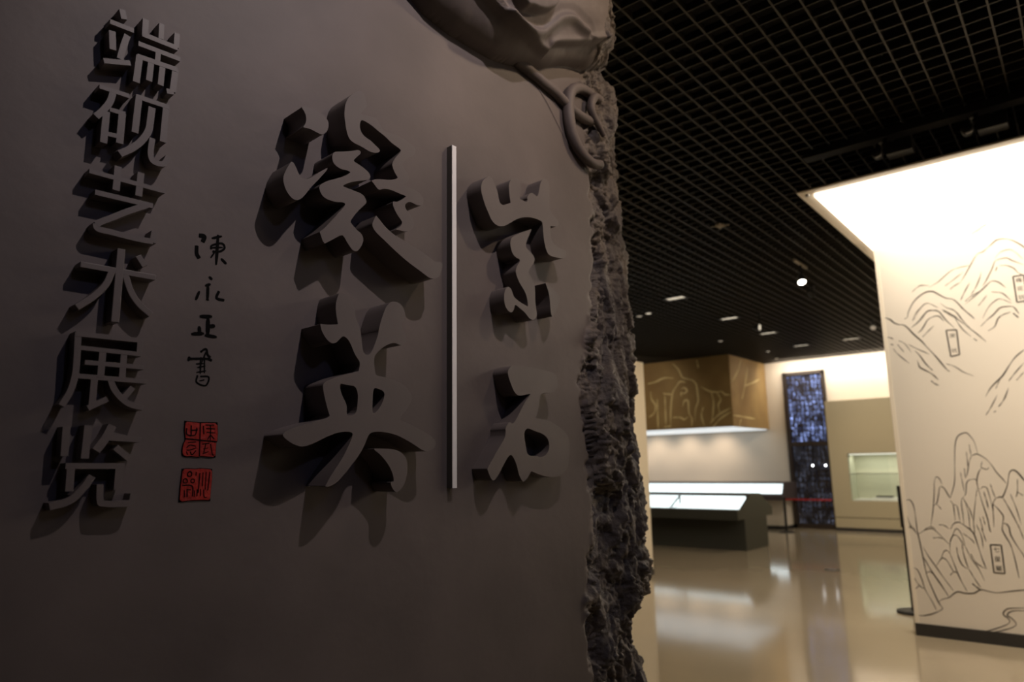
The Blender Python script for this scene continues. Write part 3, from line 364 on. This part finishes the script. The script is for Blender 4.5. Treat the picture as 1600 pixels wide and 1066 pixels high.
for z0, z1 in ((.09, 1.74), (1.83, 3.29)):
    nx, nz = 9, int((z1 - z0) / .105)
    cw, chh = (2 * hw - .12) / nx, (z1 - z0) / nz
    for i in range(nx + 1):
        x = -hw + .07 + i * cw; lw.box(x - .011, x + .011, .03, .05, z0, z1)
    for j in range(nz + 1):
        z = z0 + j * chh; lw.box(-hw + .07, hw - .05, .03, .05, z - .012, z + .012)
    for i in range(nx):
        for j in range(nz):                        # small seal-script fretwork in each cell
            x, z = -hw + .07 + i * cw, z0 + j * chh
            for _ in range(rnd.randint(2, 4)):
                if rnd.random() < .5:
                    a = rnd.uniform(.2, .8) * chh; lw.box(x, x + cw * rnd.uniform(.5, 1), .032, .048, z + a - .008, z + a + .008)
                else:
                    a = rnd.uniform(.2, .8) * cw; lw.box(x + a - .008, x + a + .008, .032, .048, z, z + chh * rnd.uniform(.5, 1))
tag(lw.build('fretwork', M['window_frame'], win), kind='stuff')
MB().box(-hw + .07, hw - .05, .005, .011, .09, 1.74).box(-hw + .07, hw - .05, .005, .011, 1.83, 3.29).build('window_glass', M['glass_soft'], win)
for x, lab in ((-4.763, 'small glowing round dot at the middle of the dark screen window'), (-4.50, 'small glowing round dot near the right edge of the dark screen window')):
    t = empty('window_dot', (x, FAR - .045, 1.32))  # bright round dot on the window, built as a small glowing disc
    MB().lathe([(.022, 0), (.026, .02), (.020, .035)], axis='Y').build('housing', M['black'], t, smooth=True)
    MB().lathe([(.004, -.014), (.016, -.010), (.020, 0.0005)], axis='Y').build('lens', M['dot_glow'], t, smooth=True)
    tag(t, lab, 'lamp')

# ------------------------------------------------------------------ mural wall and its luminous canopy
MY = 6.71
MX0, MX1, MZ = -1.315, 3.4, 3.304
mural = struct(MB().box(MX0, MX1, MY, MY + 0.16, 0.0, MZ).build('wall_mural', M['mural'], bevel=0.003))
struct(MB().box(MX0 - .004, MX1, MY - .010, MY, 0, 0.095).build('baseboard_mural', M['baseboard']))
MB().box(MX0 - .003, MX0 + .028, MY - .003, MY, 0.095, MZ).build('edge_trim', M['frame'], mural)
def ribbon(mb, pts, wid, put, k=6, taper=True):
    c = catmull(pts, k); n = len(c); vs = []; fs = []
    for i, p in enumerate(c):
        a = np.array(c[max(i - 1, 0)]); b = np.array(c[min(i + 1, n - 1)]); t = b - a; t = t / (np.hypot(*t) + 1e-9); nn = np.array((-t[1], t[0]))
        s = i / (n - 1)
        wgt = (0.40 + 0.60 * abs(math.sin(math.pi * (0.12 + 1.6 * s + 0.13 * len(pts))))) * min(1, 0.35 + 5 * s, 0.35 + 5 * (1 - s)) if taper else 1
        for sg in (-1, 1): vs.append(put(np.array(p) + nn * sg * wid * wgt / 2))
    for i in range(n - 1): fs.append((2 * i, 2 * i + 1, 2 * i + 3, 2 * i + 2))
    mb.add(vs, fs)
mm = lambda pts: [(a / 1000, b / 1000) for a, b in pts]
mb = MB(); layer = [0]
def put_mural(q):
    return (q[0], MY - 0.0012 - layer[0] * 2e-6, q[1])
for dx in (0, 1.62):
    for pts, wid in MURAL:
        layer[0] += 1
        ribbon(mb, [(x + dx, z) for x, z in mm(pts)], wid / 1000 * .88, put_mural)
mesh_obj('mountain_drawing', mb.v, mb.f, M['mural_ink'], mural)
def glyph_mesh(ch):
    cu = bpy.data.curves.new('g', 'CURVE'); cu.dimensions = '2D'; cu.fill_mode = 'BOTH'
    for sp in GLYPHS[ch]:
        s = cu.splines.new('POLY'); s.points.add(len(sp) - 1)
        for q, (x, y) in zip(s.points, sp): q.co = (x / 1000, y / 1000, 0, 1)
        s.use_cyclic_u = True
    ob = bpy.data.objects.new('g', cu); COLL.objects.link(ob)
    dg = bpy.context.evaluated_depsgraph_get(); me = ob.evaluated_get(dg).to_mesh()
    vs = [tuple(v.co) for v in me.vertices]; fs = [tuple(p.vertices) for p in me.polygons]
    bpy.data.objects.remove(ob, do_unlink=True); bpy.data.curves.remove(cu)
    return vs, fs
for quad, text in CARTOUCHES:
    q = mm(quad); cb = MB()
    for i in range(4): layer[0] += 1; ribbon(cb, [q[i], q[(i + 1) % 4]], .010, put_mural, 2, False)
    cart = mesh_obj('place_name_plate', cb.v, cb.f, M['mural_ink'], mural)
    x0 = (q[0][0] + q[3][0]) / 2; x1 = (q[1][0] + q[2][0]) / 2; zt_, zb = (q[0][1] + q[1][1]) / 2, (q[2][1] + q[3][1]) / 2
    n = len(text); hh = (zt_ - zb) / (n if n > 2 else 3.0); sz = min(hh * .80, (x1 - x0) * .62)
    for i, ch in enumerate(text):
        cz = zt_ - (zt_ - zb) * ((i + .5) / n if n > 2 else (0.22, 0.80)[i]); cx = (x0 + x1) / 2
        vs, fs = glyph_mesh(ch)
        mesh_obj('character', [(cx + (v[0] - .5) * sz, MY - .0018, cz + (v[1] - .38) * sz) for v in vs], fs, M['mural_ink'], cart)
# canopy
CX0, CX1, CY0, CY1, CZ = -1.455, 3.4, 5.05, 8.6, 3.325
can = empty('luminous_canopy', ((CX0 + CX1) / 2, (CY0 + CY1) / 2, CZ))
def cb(x0, x1, y0, y1, z0, z1, mb):
    ox, oy, oz = can.location; return mb.box(x0 - ox, x1 - ox, y0 - oy, y1 - oy, z0 - oz, z1 - oz)
fr, ff = .100, .098
b = MB(); cb(CX0, CX1, CY0, CY0 + ff, CZ, CZ + .014, b); cb(CX0, CX0 + fr, CY0 + ff, CY1, CZ, CZ + .014, b); cb(CX0, CX1, CY1 - .06, CY1, CZ, CZ + .014, b)
b.build('canopy_frame', M['frame'], can, bevel=.003)
b = MB(); cb(CX0 + fr, CX1, CY0 + ff, CY1 - .06, CZ - .020, CZ + .0135, b); b.build('light_panel', M['lightbox'], can)
b = MB(); cb(CX0, CX1, CY0, CY1, CZ + .0145, CZ + .0165, b); b.build('canopy_lid', M['black'], can)
b = MB(); b.lathe([(.014, -.012), (.016, 0), (.016, .004)], CX0 + .055 - can.location[0], CY0 + .075 - can.location[1], 12); b.build('fixing_cap', M['steel'], can)
tag(can, 'cream-framed glowing white canopy hanging over the mural wall', 'canopy')

# black lighting beam in front of the canopy with two projectors
beam = empty('lighting_beam', (0.6, 4.97, 3.52))
MB().box(-1.95, 2.4, -.05, .05, .0, .05).build('beam', M['black'], beam)
for x in (-1.4, -.2, 1.0): MB().box(x - .01, x + .01, -.01, .01, .05, .98).build('hanger', M['black'], beam)
tag(beam, 'long black lighting beam under the grid ceiling before the canopy', 'beam')
def projector(x, lab):
    t = empty('projector', (x, 4.97, 3.52))
    MB().box(-.012, .012, -.012, .012, -.05, 0).build('stem', M['black'], t)
    MB().box(.00, .155, -.06, .06, -.135, -.05).build('body', M['black'], t, bevel=.006)
    MB().lathe([(.030, 0), (.034, .02), (.034, .07), (.026, .075)], 0, 0, 18, 'Y', 0).build('barrel', M['black'], t, smooth=True).location = (-.055, -.04, -.09)
    MB().lathe([(.006, 0), (.012, .006), (.010, .012)], 0, 0, 12).build('clamp_knob', M['steel'], t, smooth=True).location = (-.02, -.055, -.052)
    MB().tube([(-.02, -.05, -.06), (-.012, -.065, -.085), (-.03, -.06, -.13), (-.06, -.06, -.135)], .006, 8).build('bracket', M['steel'], t, smooth=True)
    tag(t, lab, 'projector', 'projectors on the black lighting beam')
projector(-.83, 'black projector under the lighting beam, nearer the canopy corner')
projector(-.32, 'black projector under the lighting beam at the right frame edge')

# ------------------------------------------------------------------ gold bulkhead over the cases
GX0, GX1, GY0, GY1, GZ = -10.4, -5.64, 13.9, 15.94, 2.12
gold = empty('hanging_bulkhead', ((GX0 + GX1) / 2, (GY0 + GY1) / 2, GZ))
G0 = gold.location.copy()
b = MB().box(GX0 - G0.x, GX1 - G0.x, GY0 - G0.y, GY1 - G0.y, .02, 3.63 - GZ); b.build('panel_box', M['gold'], gold, bevel=.006)
b = MB().box(GX0 + .04 - G0.x, GX1 - .04 - G0.x, GY0 + .04 - G0.y, GY1 - .06 - G0.y, 0.0, .02); b.build('light_panel', M['underlight'], gold)
b = MB()
for p in GOLD_FRONT: ribbon(b, mm(p), .042, lambda q: (q[0] - G0.x, GY0 - .003 - G0.y, q[1] - G0.z), 5)
for p in GOLD_FRONT: ribbon(b, [(x - 2.1, z) for x, z in mm(p)], .042, lambda q: (q[0] - G0.x, GY0 - .003 - G0.y, q[1] - G0.z), 5)
for p in GOLD_SIDE: ribbon(b, mm(p), .036, lambda q: (GX1 + .003 - G0.x, q[0] - G0.y, q[1] - G0.z), 5)
mesh_obj('line_drawing', b.v, b.f, M['gold_line'], gold)
tag(gold, 'olive gold bulkhead box with line drawing hanging above the display cases', 'bulkhead')

# ------------------------------------------------------------------ display cases
def plane_on(p0, p1, x0, x1, lift):
    """a thin sheet along the slope from p0 to p1 in (y, z)"""
    d = Vector((0, p1[0] - p0[0], p1[1] - p0[1])).normalized(); nrm = Vector((0, -d.z, d.y))
    if nrm.z < 0: nrm = -nrm
    vs = []
    for x in (x0, x1):
        for p in (p0, p1):
            for l in (lift, lift + .006): vs.append(Vector((x, p[0], p[1])) + nrm * l)
    return vs, [(0, 1, 3, 2), (4, 6, 7, 5), (0, 4, 5, 1), (2, 3, 7, 6), (0, 2, 6, 4), (1, 5, 7, 3)]
CXR, CXL = -4.544, -9.4
tc = empty('display_case', (CXR, 11.85, 0))
oy = 11.85
def rel(prof): return [(y - oy, z) for y, z in prof]
MB().profile_x(rel([(11.37, 0), (12.36, 0), (12.36, .50), (11.37, .50)]), CXL - CXR, 0).build('plinth', M['case'], tc, bevel=.004)
pf = [(11.10, .50), (12.66, .50), (12.66, .63), (12.50, .70), (12.13, .89), (11.70, .89), (11.24, .66), (11.10, .66)]
bod = MB()
# end cheek, dividers and the trough between them
bod.profile_x(rel(pf), -.03, 0)
trough = [(11.10, .50), (12.66, .50), (12.66, .63), (12.50, .70), (12.13, .89), (11.70, .89), (11.62, .855), (11.62, .70), (11.24, .62), (11.24, .66), (11.10, .66)]
bod.profile_x(rel(trough), CXL - CXR, -.03)
bod.build('case_body', M['case'], tc)
xs_ = [-.05, -1.255, -2.49, -3.72, -4.80]
for i in range(4):
    xr, xl = xs_[i], xs_[i + 1] + .03
    v, f = plane_on((11.27 - oy, .626), (11.60 - oy, .70), xl, xr, .003); mesh_obj('display_deck', v, f, M['deck_glow'], tc)
    v, f = plane_on((11.615 - oy, .70), (11.616 - oy, .855), xl, xr, .002); mesh_obj('glow_back', v, f, M['deck_glow'], tc)  # deck and back sheet glow themselves instead of being lit by LEDs
    v, f = plane_on((11.245 - oy, .662), (11.64 - oy, .862), xl, xr, 0); mesh_obj('glass_pane', v, f, M['glass'], tc)
    dv, df = plane_on((11.245 - oy, .660), (11.70 - oy, .888), xl - .03, xl, .002); mesh_obj('glazing_bar', dv, df, M['case'], tc)
tag(tc, 'dark olive double-sloped table case with lit glass in the hall', 'display case')
# long wall case
wc = empty('wall_case', (-5.14, 15.45, 0)); oy = 15.45
MB().box(-5.2, -.12, 15.35 - oy, 15.945 - oy, 0, .62).build('plinth', M['wall_white'], wc)
MB().box(-5.2, -.12, 15.345 - oy, 15.35 - oy, 0, .075).box(-.12, -.115, 15.35 - oy, 15.945 - oy, 0, .075).build('plinth_base', M['baseboard'], wc)
cb_ = MB()
cb_.profile_x(rel([(15.0, .62), (15.945, .62), (15.945, .985), (15.16, .985), (15.0, .72)]), -.03, 0)
cb_.profile_x(rel([(15.0, .62), (15.945, .62), (15.945, .985), (15.16, .985), (15.145, .955), (15.30, .955), (15.30, .75), (15.03, .75), (15.0, .72)]), -5.2, -.03)
cb_.build('case_body', M['case_wall'], wc)
MB().box(-5.2, -.05, 15.28 - oy, 15.298 - oy, .755, .95).build('glow_back', M['deck_glow'], wc)  # back and deck glow in place of lamps inside the case
MB().box(-5.2, -.05, 15.06 - oy, 15.275 - oy, .752, .758).build('display_deck', M['deck_glow'], wc)
for i in range(4):
    v, f = plane_on((15.028 - oy, .765), (15.145 - oy, .958), -.05 - (i + 1) * 1.25, -.055 - i * 1.25, 0); mesh_obj('glass_pane', v, f, M['glass'], wc)
tag(wc, 'long lit wall case on a white plinth along the far wall', 'display case')

# ------------------------------------------------------------------ stanchion, sign stand, floor box
st = empty('stanchion', (-5.05, 14.78, 0))
MB().lathe([(.16, 0), (.16, .012), (.03, .025)], n=28).build('base', M['black'], st)
MB().lathe([(.026, .02), (.026, .66), (.032, .665), (.032, .70), (.02, .705)], n=20).build('post', M['black'], st, smooth=False)
MB().box(.03, .93, -.003, .003, .640, .672).build('belt', M['belt'], st)
MB().box(.93, .95, -.012, .012, .635, .677).build('belt_end', M['black'], st)
tag(st, 'black stanchion post with a red belt before the dark screen window', 'stanchion')
ss = empty('sign_stand', (-1.50, 7.64, 0))
MB().lathe([(.145, 0), (.145, .018), (.13, .026), (.02, .028)], n=32).build('base', M['black'], ss)
MB().lathe([(.020, .026), (.020, .80)], n=16).build('pole', M['black'], ss, smooth=False)
ss_p = MB().box(-.03, .42, -.012, .012, .77, 1.16).build('sign_panel', M['black'], ss, bevel=.003)
MB().box(-.012, .402, -.0135, -.012, .79, 1.14).build('sign_sheet', M['case'], ss)
tag(ss, 'black sign stand on a round base half hidden behind the mural wall', 'sign stand')
fb = empty('floor_box', (-2.87, 10.0, 0))
MB().lathe([(.10, 0), (.10, .004), (.085, .006)], n=24).build('plate', M['case'], fb)
MB().box(-.045, .045, -.04, .04, .006, .010).build('lid', M['steel'], fb, bevel=.001)
tag(fb, 'small dark round floor socket on the glossy floor', 'floor socket')

# ------------------------------------------------------------------ ceiling lamps
def rect_light(x, y, lab, sx=.15, sy=.10, mat='lamp_dim'):
    t = empty('ceiling_light', (x, y, CEIL - .012))
    MB().box(-sx, sx, -sy, -sy + .02, 0, .05).box(-sx, sx, sy - .02, sy, 0, .05).box(-sx, -sx + .02, -sy, sy, 0, .05).box(sx - .02, sx, -sy, sy, 0, .05).build('trim', M['black'], t)
    MB().box(-sx + .02, sx - .02, -sy + .02, sy - .02, .012, .02).build('diffuser', M[mat], t)
    tag(t, lab, 'ceiling light', 'rectangular recessed ceiling lights')
rect_light(-4.163, 8.57, 'rectangular ceiling light nearest the rocky slab edge')
rect_light(-4.160, 10.39, 'rectangular ceiling light second from the slab in the long row')
rect_light(-4.165, 12.09, 'rectangular ceiling light third from the slab in the long row')
rect_light(-4.165, 13.87, 'rectangular ceiling light in the row nearest the far wall')
rect_light(-3.25, 13.80, 'rectangular ceiling light off the row towards the mural wall')
def round_light(x, y, lab, mat, r=.05):
    t = empty('round_downlight', (x, y, CEIL - .01))
    MB().lathe([(r, 0), (r + .008, .006), (r + .008, .06), (r - .01, .06)], n=18).build('ring', M['black'], t)
    MB().lathe([(r - .012, -.004), (r - .006, .0), (r - .012, .004)], n=18).build('lens', M[mat], t)
    tag(t, lab, 'downlight', 'small round downlights')
round_light(-4.90, 9.16, 'small round downlight left of the row, close to the slab', 'lamp_dim')
round_light(-5.10, 9.24, 'faint round downlight furthest left, touching the slab edge', 'lamp_faint')
round_light(-5.10, 12.24, 'faint round downlight above the gold bulkhead corner', 'lamp_faint')
round_light(-4.90, 14.11, 'round downlight right of the gold bulkhead near the far wall', 'lamp_dim', .04)
round_light(-5.10, 15.20, 'tiny round downlight at the ceiling edge above the screen window', 'lamp_faint', .04)
def spotlight(x, y, z, aim, lab, mat, rail=True, r=.045):
    t = empty('track_spotlight', (x, y, CEIL))
    if rail: MB().box(-.015, .015, -.22, .22, -.03, 0).build('rail', M['detector'], t)
    else: MB().box(-.03, .03, -.03, .03, -.02, 0).build('mount', M['black'], t)
    dz = z - CEIL
    MB().tube([(0, 0, -.02), (0, 0, dz + .05)], .012, 8).build('stem', M['black'], t)
    h = MB().lathe([(r * .55, .11), (r * .8, .09), (r, .02), (r * 1.08, 0), (r * .98, .004)], n=20).build('head', M['black'], t, smooth=True)
    l = MB().lathe([(r * .93, .002), (r * .90, .006), (r * .3, .008)], n=20).build('lens', M[mat], h)
    h.location = (0, 0, dz)
    h.rotation_euler = Vector(aim).to_track_quat('-Z', 'Y').to_euler()
    tag(t, lab, 'spotlight', 'track spotlights under the grid ceiling')
spotlight(-2.331, 8.0, 3.40, (.22, -.40, -.85), 'bright track spotlight on a short rail left of the canopy', 'lamp_on', r=.046)
spotlight(-2.56, 9.18, 3.50, (.2, .8, -.5), 'dim small spotlight just behind the bright track spotlight', 'lamp_faint', False, .04)
spotlight(-3.70, 10.4, 3.42, (.95, -.05, -.10), 'pale tall spotlight head above the middle of the ceiling row', 'lamp_dim', False, .05)
spotlight(-2.52, 12.17, 3.50, (.1, -.6, -.5), 'dim spotlight beside the left edge of the mural wall', 'lamp_faint', False, .045)
sp = empty('smoke_detector', (-2.48, 6.13, CEIL))
MB().lathe([(.045, 0), (.042, -.02), (.025, -.032), (.0001, -.034)][::-1], n=24).build('housing', M['detector'], sp, smooth=True)
for k in range(4):
    a = k * math.pi / 2 + .4; MB().box(.02, .085, -.006, .006, -.022, -.012).build('vane', M['detector'], sp).rotation_euler = (0, 0, a)
tag(sp, 'small pale star-shaped detector under the grid ceiling', 'detector')

# ------------------------------------------------------------------ the carved stone slab
slab = empty('stone_slab', tuple(-SN * SLAB_D), SLAB_YAW)      # local x runs along the face, -y points to the viewer
tag(slab, 'huge dark carved stone slab with raised Chinese characters and rough rock edge', 'stone slab')
def hash3(ix, iy, iz):
    h = (ix.astype(np.int64) * 374761393 + iy.astype(np.int64) * 668265263 + iz.astype(np.int64) * 2147483647 + 1013904223) & 0xffffffff
    h = ((h ^ (h >> 13)) * 1274126177) & 0xffffffff
    return ((h ^ (h >> 16)) & 0xffff) / 65535.0
def vnoise(x, y, z):
    ix, iy, iz = np.floor(x), np.floor(y), np.floor(z); fx, fy, fz = x - ix, y - iy, z - iz
    sx, sy, sz = (t * t * t * (t * (t * 6 - 15) + 10) for t in (fx, fy, fz)); r = 0
    for a in (0, 1):
        for b in (0, 1):
            for c in (0, 1):
                r = r + hash3(ix + a, iy + b, iz + c) * (sx if a else 1 - sx) * (sy if b else 1 - sy) * (sz if c else 1 - sz)
    return r * 2 - 1
def fbm(x, y, z, octs=4):
    s = 0; a = 1
    for _ in range(octs): s = s + a * vnoise(x, y, z); x, y, z, a = x * 2.03 + 7.1, y * 2.03 + 3.7, z * 2.03 + 1.3, a * .5
    return s
def seg_dist(U, V, pts):
    """distance to a polyline and which side of it (positive = left of travel)"""
    best = np.full(U.shape, 1e9); side = np.zeros(U.shape)
    for (x0, y0), (x1, y1) in zip(pts[:-1], pts[1:]):
        dx, dy = x1 - x0, y1 - y0; L = dx * dx + dy * dy + 1e-12
        t = np.clip(((U - x0) * dx + (V - y0) * dy) / L, 0, 1)
        d = np.hypot(U - x0 - t * dx, V - y0 - t * dy); cr = dx * (V - y0) - dy * (U - x0)
        m = d < best - 1e-9; best = np.where(m, d, best); side = np.where(m, np.sign(cr), side)
    return best, side
def sstep(t): t = np.clip(t, 0, 1); return t * t * (3 - 2 * t)
C_low, C_lip, C_lip2, C_fold, C_disc = (catmull(mm(p), 5) for p in (REL_LOW, REL_LIP, REL_LIP2, REL_FOLD, REL_DISC))
C_layer = C_lip + C_lip2[1:]
def relief_h(U, V):
    d, s = seg_dist(U, V, C_low); sd = d * s                          # > 0 above the lower contour
    q = np.clip(sd / .17, 0, 1); h = .125 * np.sqrt(np.clip(1 - (1 - q) ** 2, 0, 1))
    d, s = seg_dist(U, V, C_layer); sd2 = d * s
    lay = sstep((sd2 + .004) / .012)
    h = h + lay * (.020 + .012 * np.exp(-(np.clip(sd2, 0, 9) / .016) ** 2)) - lay * .012 * sstep(sd2 / .06)
    d, s = seg_dist(U, V, C_fold); h = h + .022 * np.exp(-(d / .016) ** 2) + .012 * sstep((d * s) / .05) * (d < .3) * lay
    d, s = seg_dist(U, V, C_disc); sd3 = d * s; h = h + .035 * sstep((sd3 + .003) / .010)
    return np.where(sd > 0, h, -.01)
cin = np.array(mm(ROCK_IN))[::-1]; cout = np.array(mm(ROCK_OUT))[::-1]
def u_in(v): return np.interp(v, cin[:, 1], cin[:, 0])
def u_out(v): return np.interp(v, cout[:, 1], cout[:, 0])
TOP = 3.56
# plain face
MB().box(-0.7, 1.63, 0.0, 0.40, 0.0, TOP).build('slab_face', M['stone'], slab)
# rough rock edge
NS, NV = 170, 860
vv = np.linspace(0.0, TOP, NV); S, V = np.meshgrid(np.linspace(0, 1, NS), vv)
ui, uo = u_in(V), u_out(V) - .022 - .055 * np.clip((V - 2.85) / .15, 0, 1)
sF = .62                                                             # share of the strip that lies on the front
f = np.clip(S / sF, 0, 1); bk = np.clip((S - sF) / (1 - sF), 0, 1)
U = 1.63 + (uo - 1.63) * np.sin(f * math.pi / 2) ** 1.0
U = np.where(S <= sF, 1.63 + (uo - 1.63) * (1 - (1 - f) ** 1.25), uo - .05 * bk ** 2)
Wd = -.10 * np.clip((U - ui) / (uo - ui + 1e-6), 0, 1) ** 2.2 * (S <= sF) + np.where(S > sF, -.10 - .34 * bk, 0)
mask = sstep((U - ui + .015 * fbm(U * 30, V * 30, V * 0 + 5, 3)) / .045)
mask = np.where(S > sF, 1, mask)
n1 = fbm(U * 4.0, V * 2.6, Wd * 4 + 11, 3); n2 = fbm(U * 11 + n1, V * 6.5 + n1, Wd * 9 + 3, 3)
rid = 1 - np.abs(fbm(U * 15 + n1 * 2.0, V * 8 + n2 * 1.8, Wd * 12, 3)); n3 = fbm(U * 46 + n2 * 2, V * 26 + n2 * 2, Wd * 40, 3)
crk = np.clip(1 - np.abs(fbm(U * 9 + n2, V * 6 + n1 * 2, Wd * 8 + 40, 2)) / .12, 0, 1)
disp = mask * (.045 * n1 + .026 * n2 + .020 * (rid - .65) + .0075 * (1 - 2 * np.abs(n3)) - .014 * crk - .002)
rh = relief_h(U, V); rh = np.clip(rh, 0, 1) * np.where(S > sF, 1 - bk, 1) * .85
ang = np.where(S <= sF, sstep((f - .75) / .25) * .9, .9 + .6 * bk)
Uo = U + disp * np.sin(ang); Wo = Wd + disp * np.cos(ang) + rh
verts = np.stack([Uo, -Wo, V], -1).reshape(-1, 3)
idx = np.arange(NS * NV).reshape(NV, NS)
quads = np.stack([idx[:-1, :-1], idx[:-1, 1:], idx[1:, 1:], idx[1:, :-1]], -1).reshape(-1, 4)
ro = mesh_obj('rock_edge', verts.tolist(), quads.tolist(), M['rock'], slab, smooth=True)
ro.data.materials.append(M['stone'])
fm = (mask[:-1, :-1] + mask[1:, 1:]).ravel() * .5 + .25 * (n3[:-1, :-1].ravel())
ro.data.polygons.foreach_set('material_index', (fm < .45).astype(np.int32)); ro['label'] = 'rough broken rock edge'
# carved drapery in relief
us = np.arange(.93, 2.02, .0035); vs_ = np.arange(2.615, TOP, .0035); U, V = np.meshgrid(us, vs_)
Hh = relief_h(U, V) + .0012 * fbm(U * 20, V * 20, U * 0, 3)
keep = (Hh > -.008) & (U < u_in(V) + .03)
Hh = np.where(Hh < -.005, -.006, Hh)
idx = np.arange(U.size).reshape(U.shape)
q = np.stack([idx[:-1, :-1], idx[:-1, 1:], idx[1:, 1:], idx[1:, :-1]], -1).reshape(-1, 4)
kf = keep.ravel(); q = q[kf[q].any(1)]
used = np.unique(q); remap = np.zeros(U.size, int); remap[used] = np.arange(len(used))
verts = np.stack([U.ravel(), -Hh.ravel(), V.ravel()], -1)[used]
rl = mesh_obj('drapery_relief', verts.tolist(), remap[q].tolist(), M['stone'], slab, smooth=True); rl['label'] = 'smooth carved drapery folds'
def path3(pts, w0, w1, k=6):
    c = catmull(mm(pts), k); n = len(c); return [(u, -(w0 + (w1 - w0) * i / (n - 1)), v) for i, (u, v) in enumerate(c)]
p = path3(RING, .012, .020); MB().tube(p, [.0165 + .004 * math.sin(math.pi * i / len(p)) for i in range(len(p))], 14).build('carved_ring', M['stone'], slab, smooth=True)
p = path3(STRAND, .010, .012); MB().tube(p, .018, 12).build('carved_strand', M['stone'], slab, smooth=True)
p = path3(LOOP, .025, .030); MB().tube(p, [.018 * (1 - .5 * i / len(p)) for i in range(len(p))], 12).build('carved_loop', M['stone'], slab, smooth=True)
p = path3(SEAM, -.004, -.004); MB().tube(p, .007, 8).build('carved_seam', M['stone'], slab, smooth=True)

def prism(mb, outline, holes, w0, w1):
    """extrude an outline (u, v) with holes from depth w0 to w1"""
    loops = [[Vector((a, b, 0)) for a, b in outline]] + [[Vector((a, b, 0)) for a, b in h] for h in holes]
    tris = tessellate_polygon(loops); flat = [p for l in loops for p in l]; n = len(flat)
    vs = [(p.x, -w1, p.y) for p in flat] + [(p.x, -w0, p.y) for p in flat]
    fs = [tuple(t) for t in tris]; b = 0
    for l in loops:
        m = len(l); fs += [(b + i, b + (i + 1) % m, b + (i + 1) % m + n, b + i + n) for i in range(m)]; b += m
    mb.add(vs, fs)
def stroke_outline(pts, wid, sm=True):
    c = catmull(pts, 5) if sm and len(pts) > 2 else [tuple(p) for p in pts]
    n = len(c); L, Rr = [], []
    for i, p in enumerate(c):
        a = np.array(c[max(i - 1, 0)]); b = np.array(c[min(i + 1, n - 1)]); t = b - a; t = t / (np.hypot(*t) + 1e-9); nn = np.array((-t[1], t[0])) * wid / 2
        L.append(tuple(np.array(p) + nn)); Rr.append(tuple(np.array(p) - nn))
    return L + Rr[::-1]
for data, th, lab in ((NING, .075, 'large raised brush character at the upper left of the bar'), (YING, .075, 'large raised brush character at the lower left of the bar'),
                      (ZI, .058, 'large raised brush character at the upper right of the bar'), (SHI, .058, 'large raised brush character at the lower right of the bar')):
    b = MB()
    for outl, holes in data:
        prism(b, chaikin(mm(outl), 2), [chaikin(mm(h), 2) for h in holes], -.004, th)
    o = b.build('raised_character', M['letter'], slab, bevel=.0016); o['label'] = lab
words = ('first', 'second', 'third', 'fourth', 'fifth', 'sixth')
for data, wd in zip(COLUMN, words):
    b = MB()
    for i, (pts, wid) in enumerate(data):
        prism(b, stroke_outline(mm(pts), wid / 1000), [], -.004, .030 - i * .00012)
    o = b.build('column_character', M['letter'], slab, bevel=.0010); o['label'] = wd + ' raised sans-serif character of the left column'
for data in SIGNATURE:
    b = MB()
    for i, (pts, wid) in enumerate(data):
        ol = chaikin(stroke_outline(mm(pts), wid / 1000 * 1.15), 1); prism(b, ol, [], -.004, .0012 - i * .00006)
    o = b.build('signature_character', M['ink'], slab); o['label'] = 'small black engraved signature character'
for outl, strokes in SEALS:
    ol = mm(outl); cx = sum(a for a, _ in ol) / len(ol); cz = sum(b for _, b in ol) / len(ol)
    b = MB(); prism(b, [(cx + (a - cx) * 1.05, cz + (c - cz) * 1.05) for a, c in ol], [], -.004, .0006); rim = b.build('seal_stamp', M['ink'], slab); rim['label'] = 'square red carved seal'
    b = MB(); prism(b, chaikin(ol, 1), [], -.004, .0030); b.build('seal_face', M['red'], rim, bevel=.0008)
    b = MB()
    for i, (pts, wid) in enumerate(strokes): prism(b, stroke_outline(mm(pts), wid / 1000), [], 0, .0038 - i * .00002)
    b.build('seal_carving', M['ink'], rim)
db = empty('divider_bar', (0, 0, 0), 0, slab)
MB().box(1.227, 1.243, -.020, .0, 1.349, 2.279).build('bar_core', M['bar_side'], db, bevel=.001)
MB().box(1.2273, 1.2427, -.0215, -.0202, 1.349, 2.279).build('bar_front', M['bar_white'], db)
db['label'] = 'thin white-faced vertical bar'
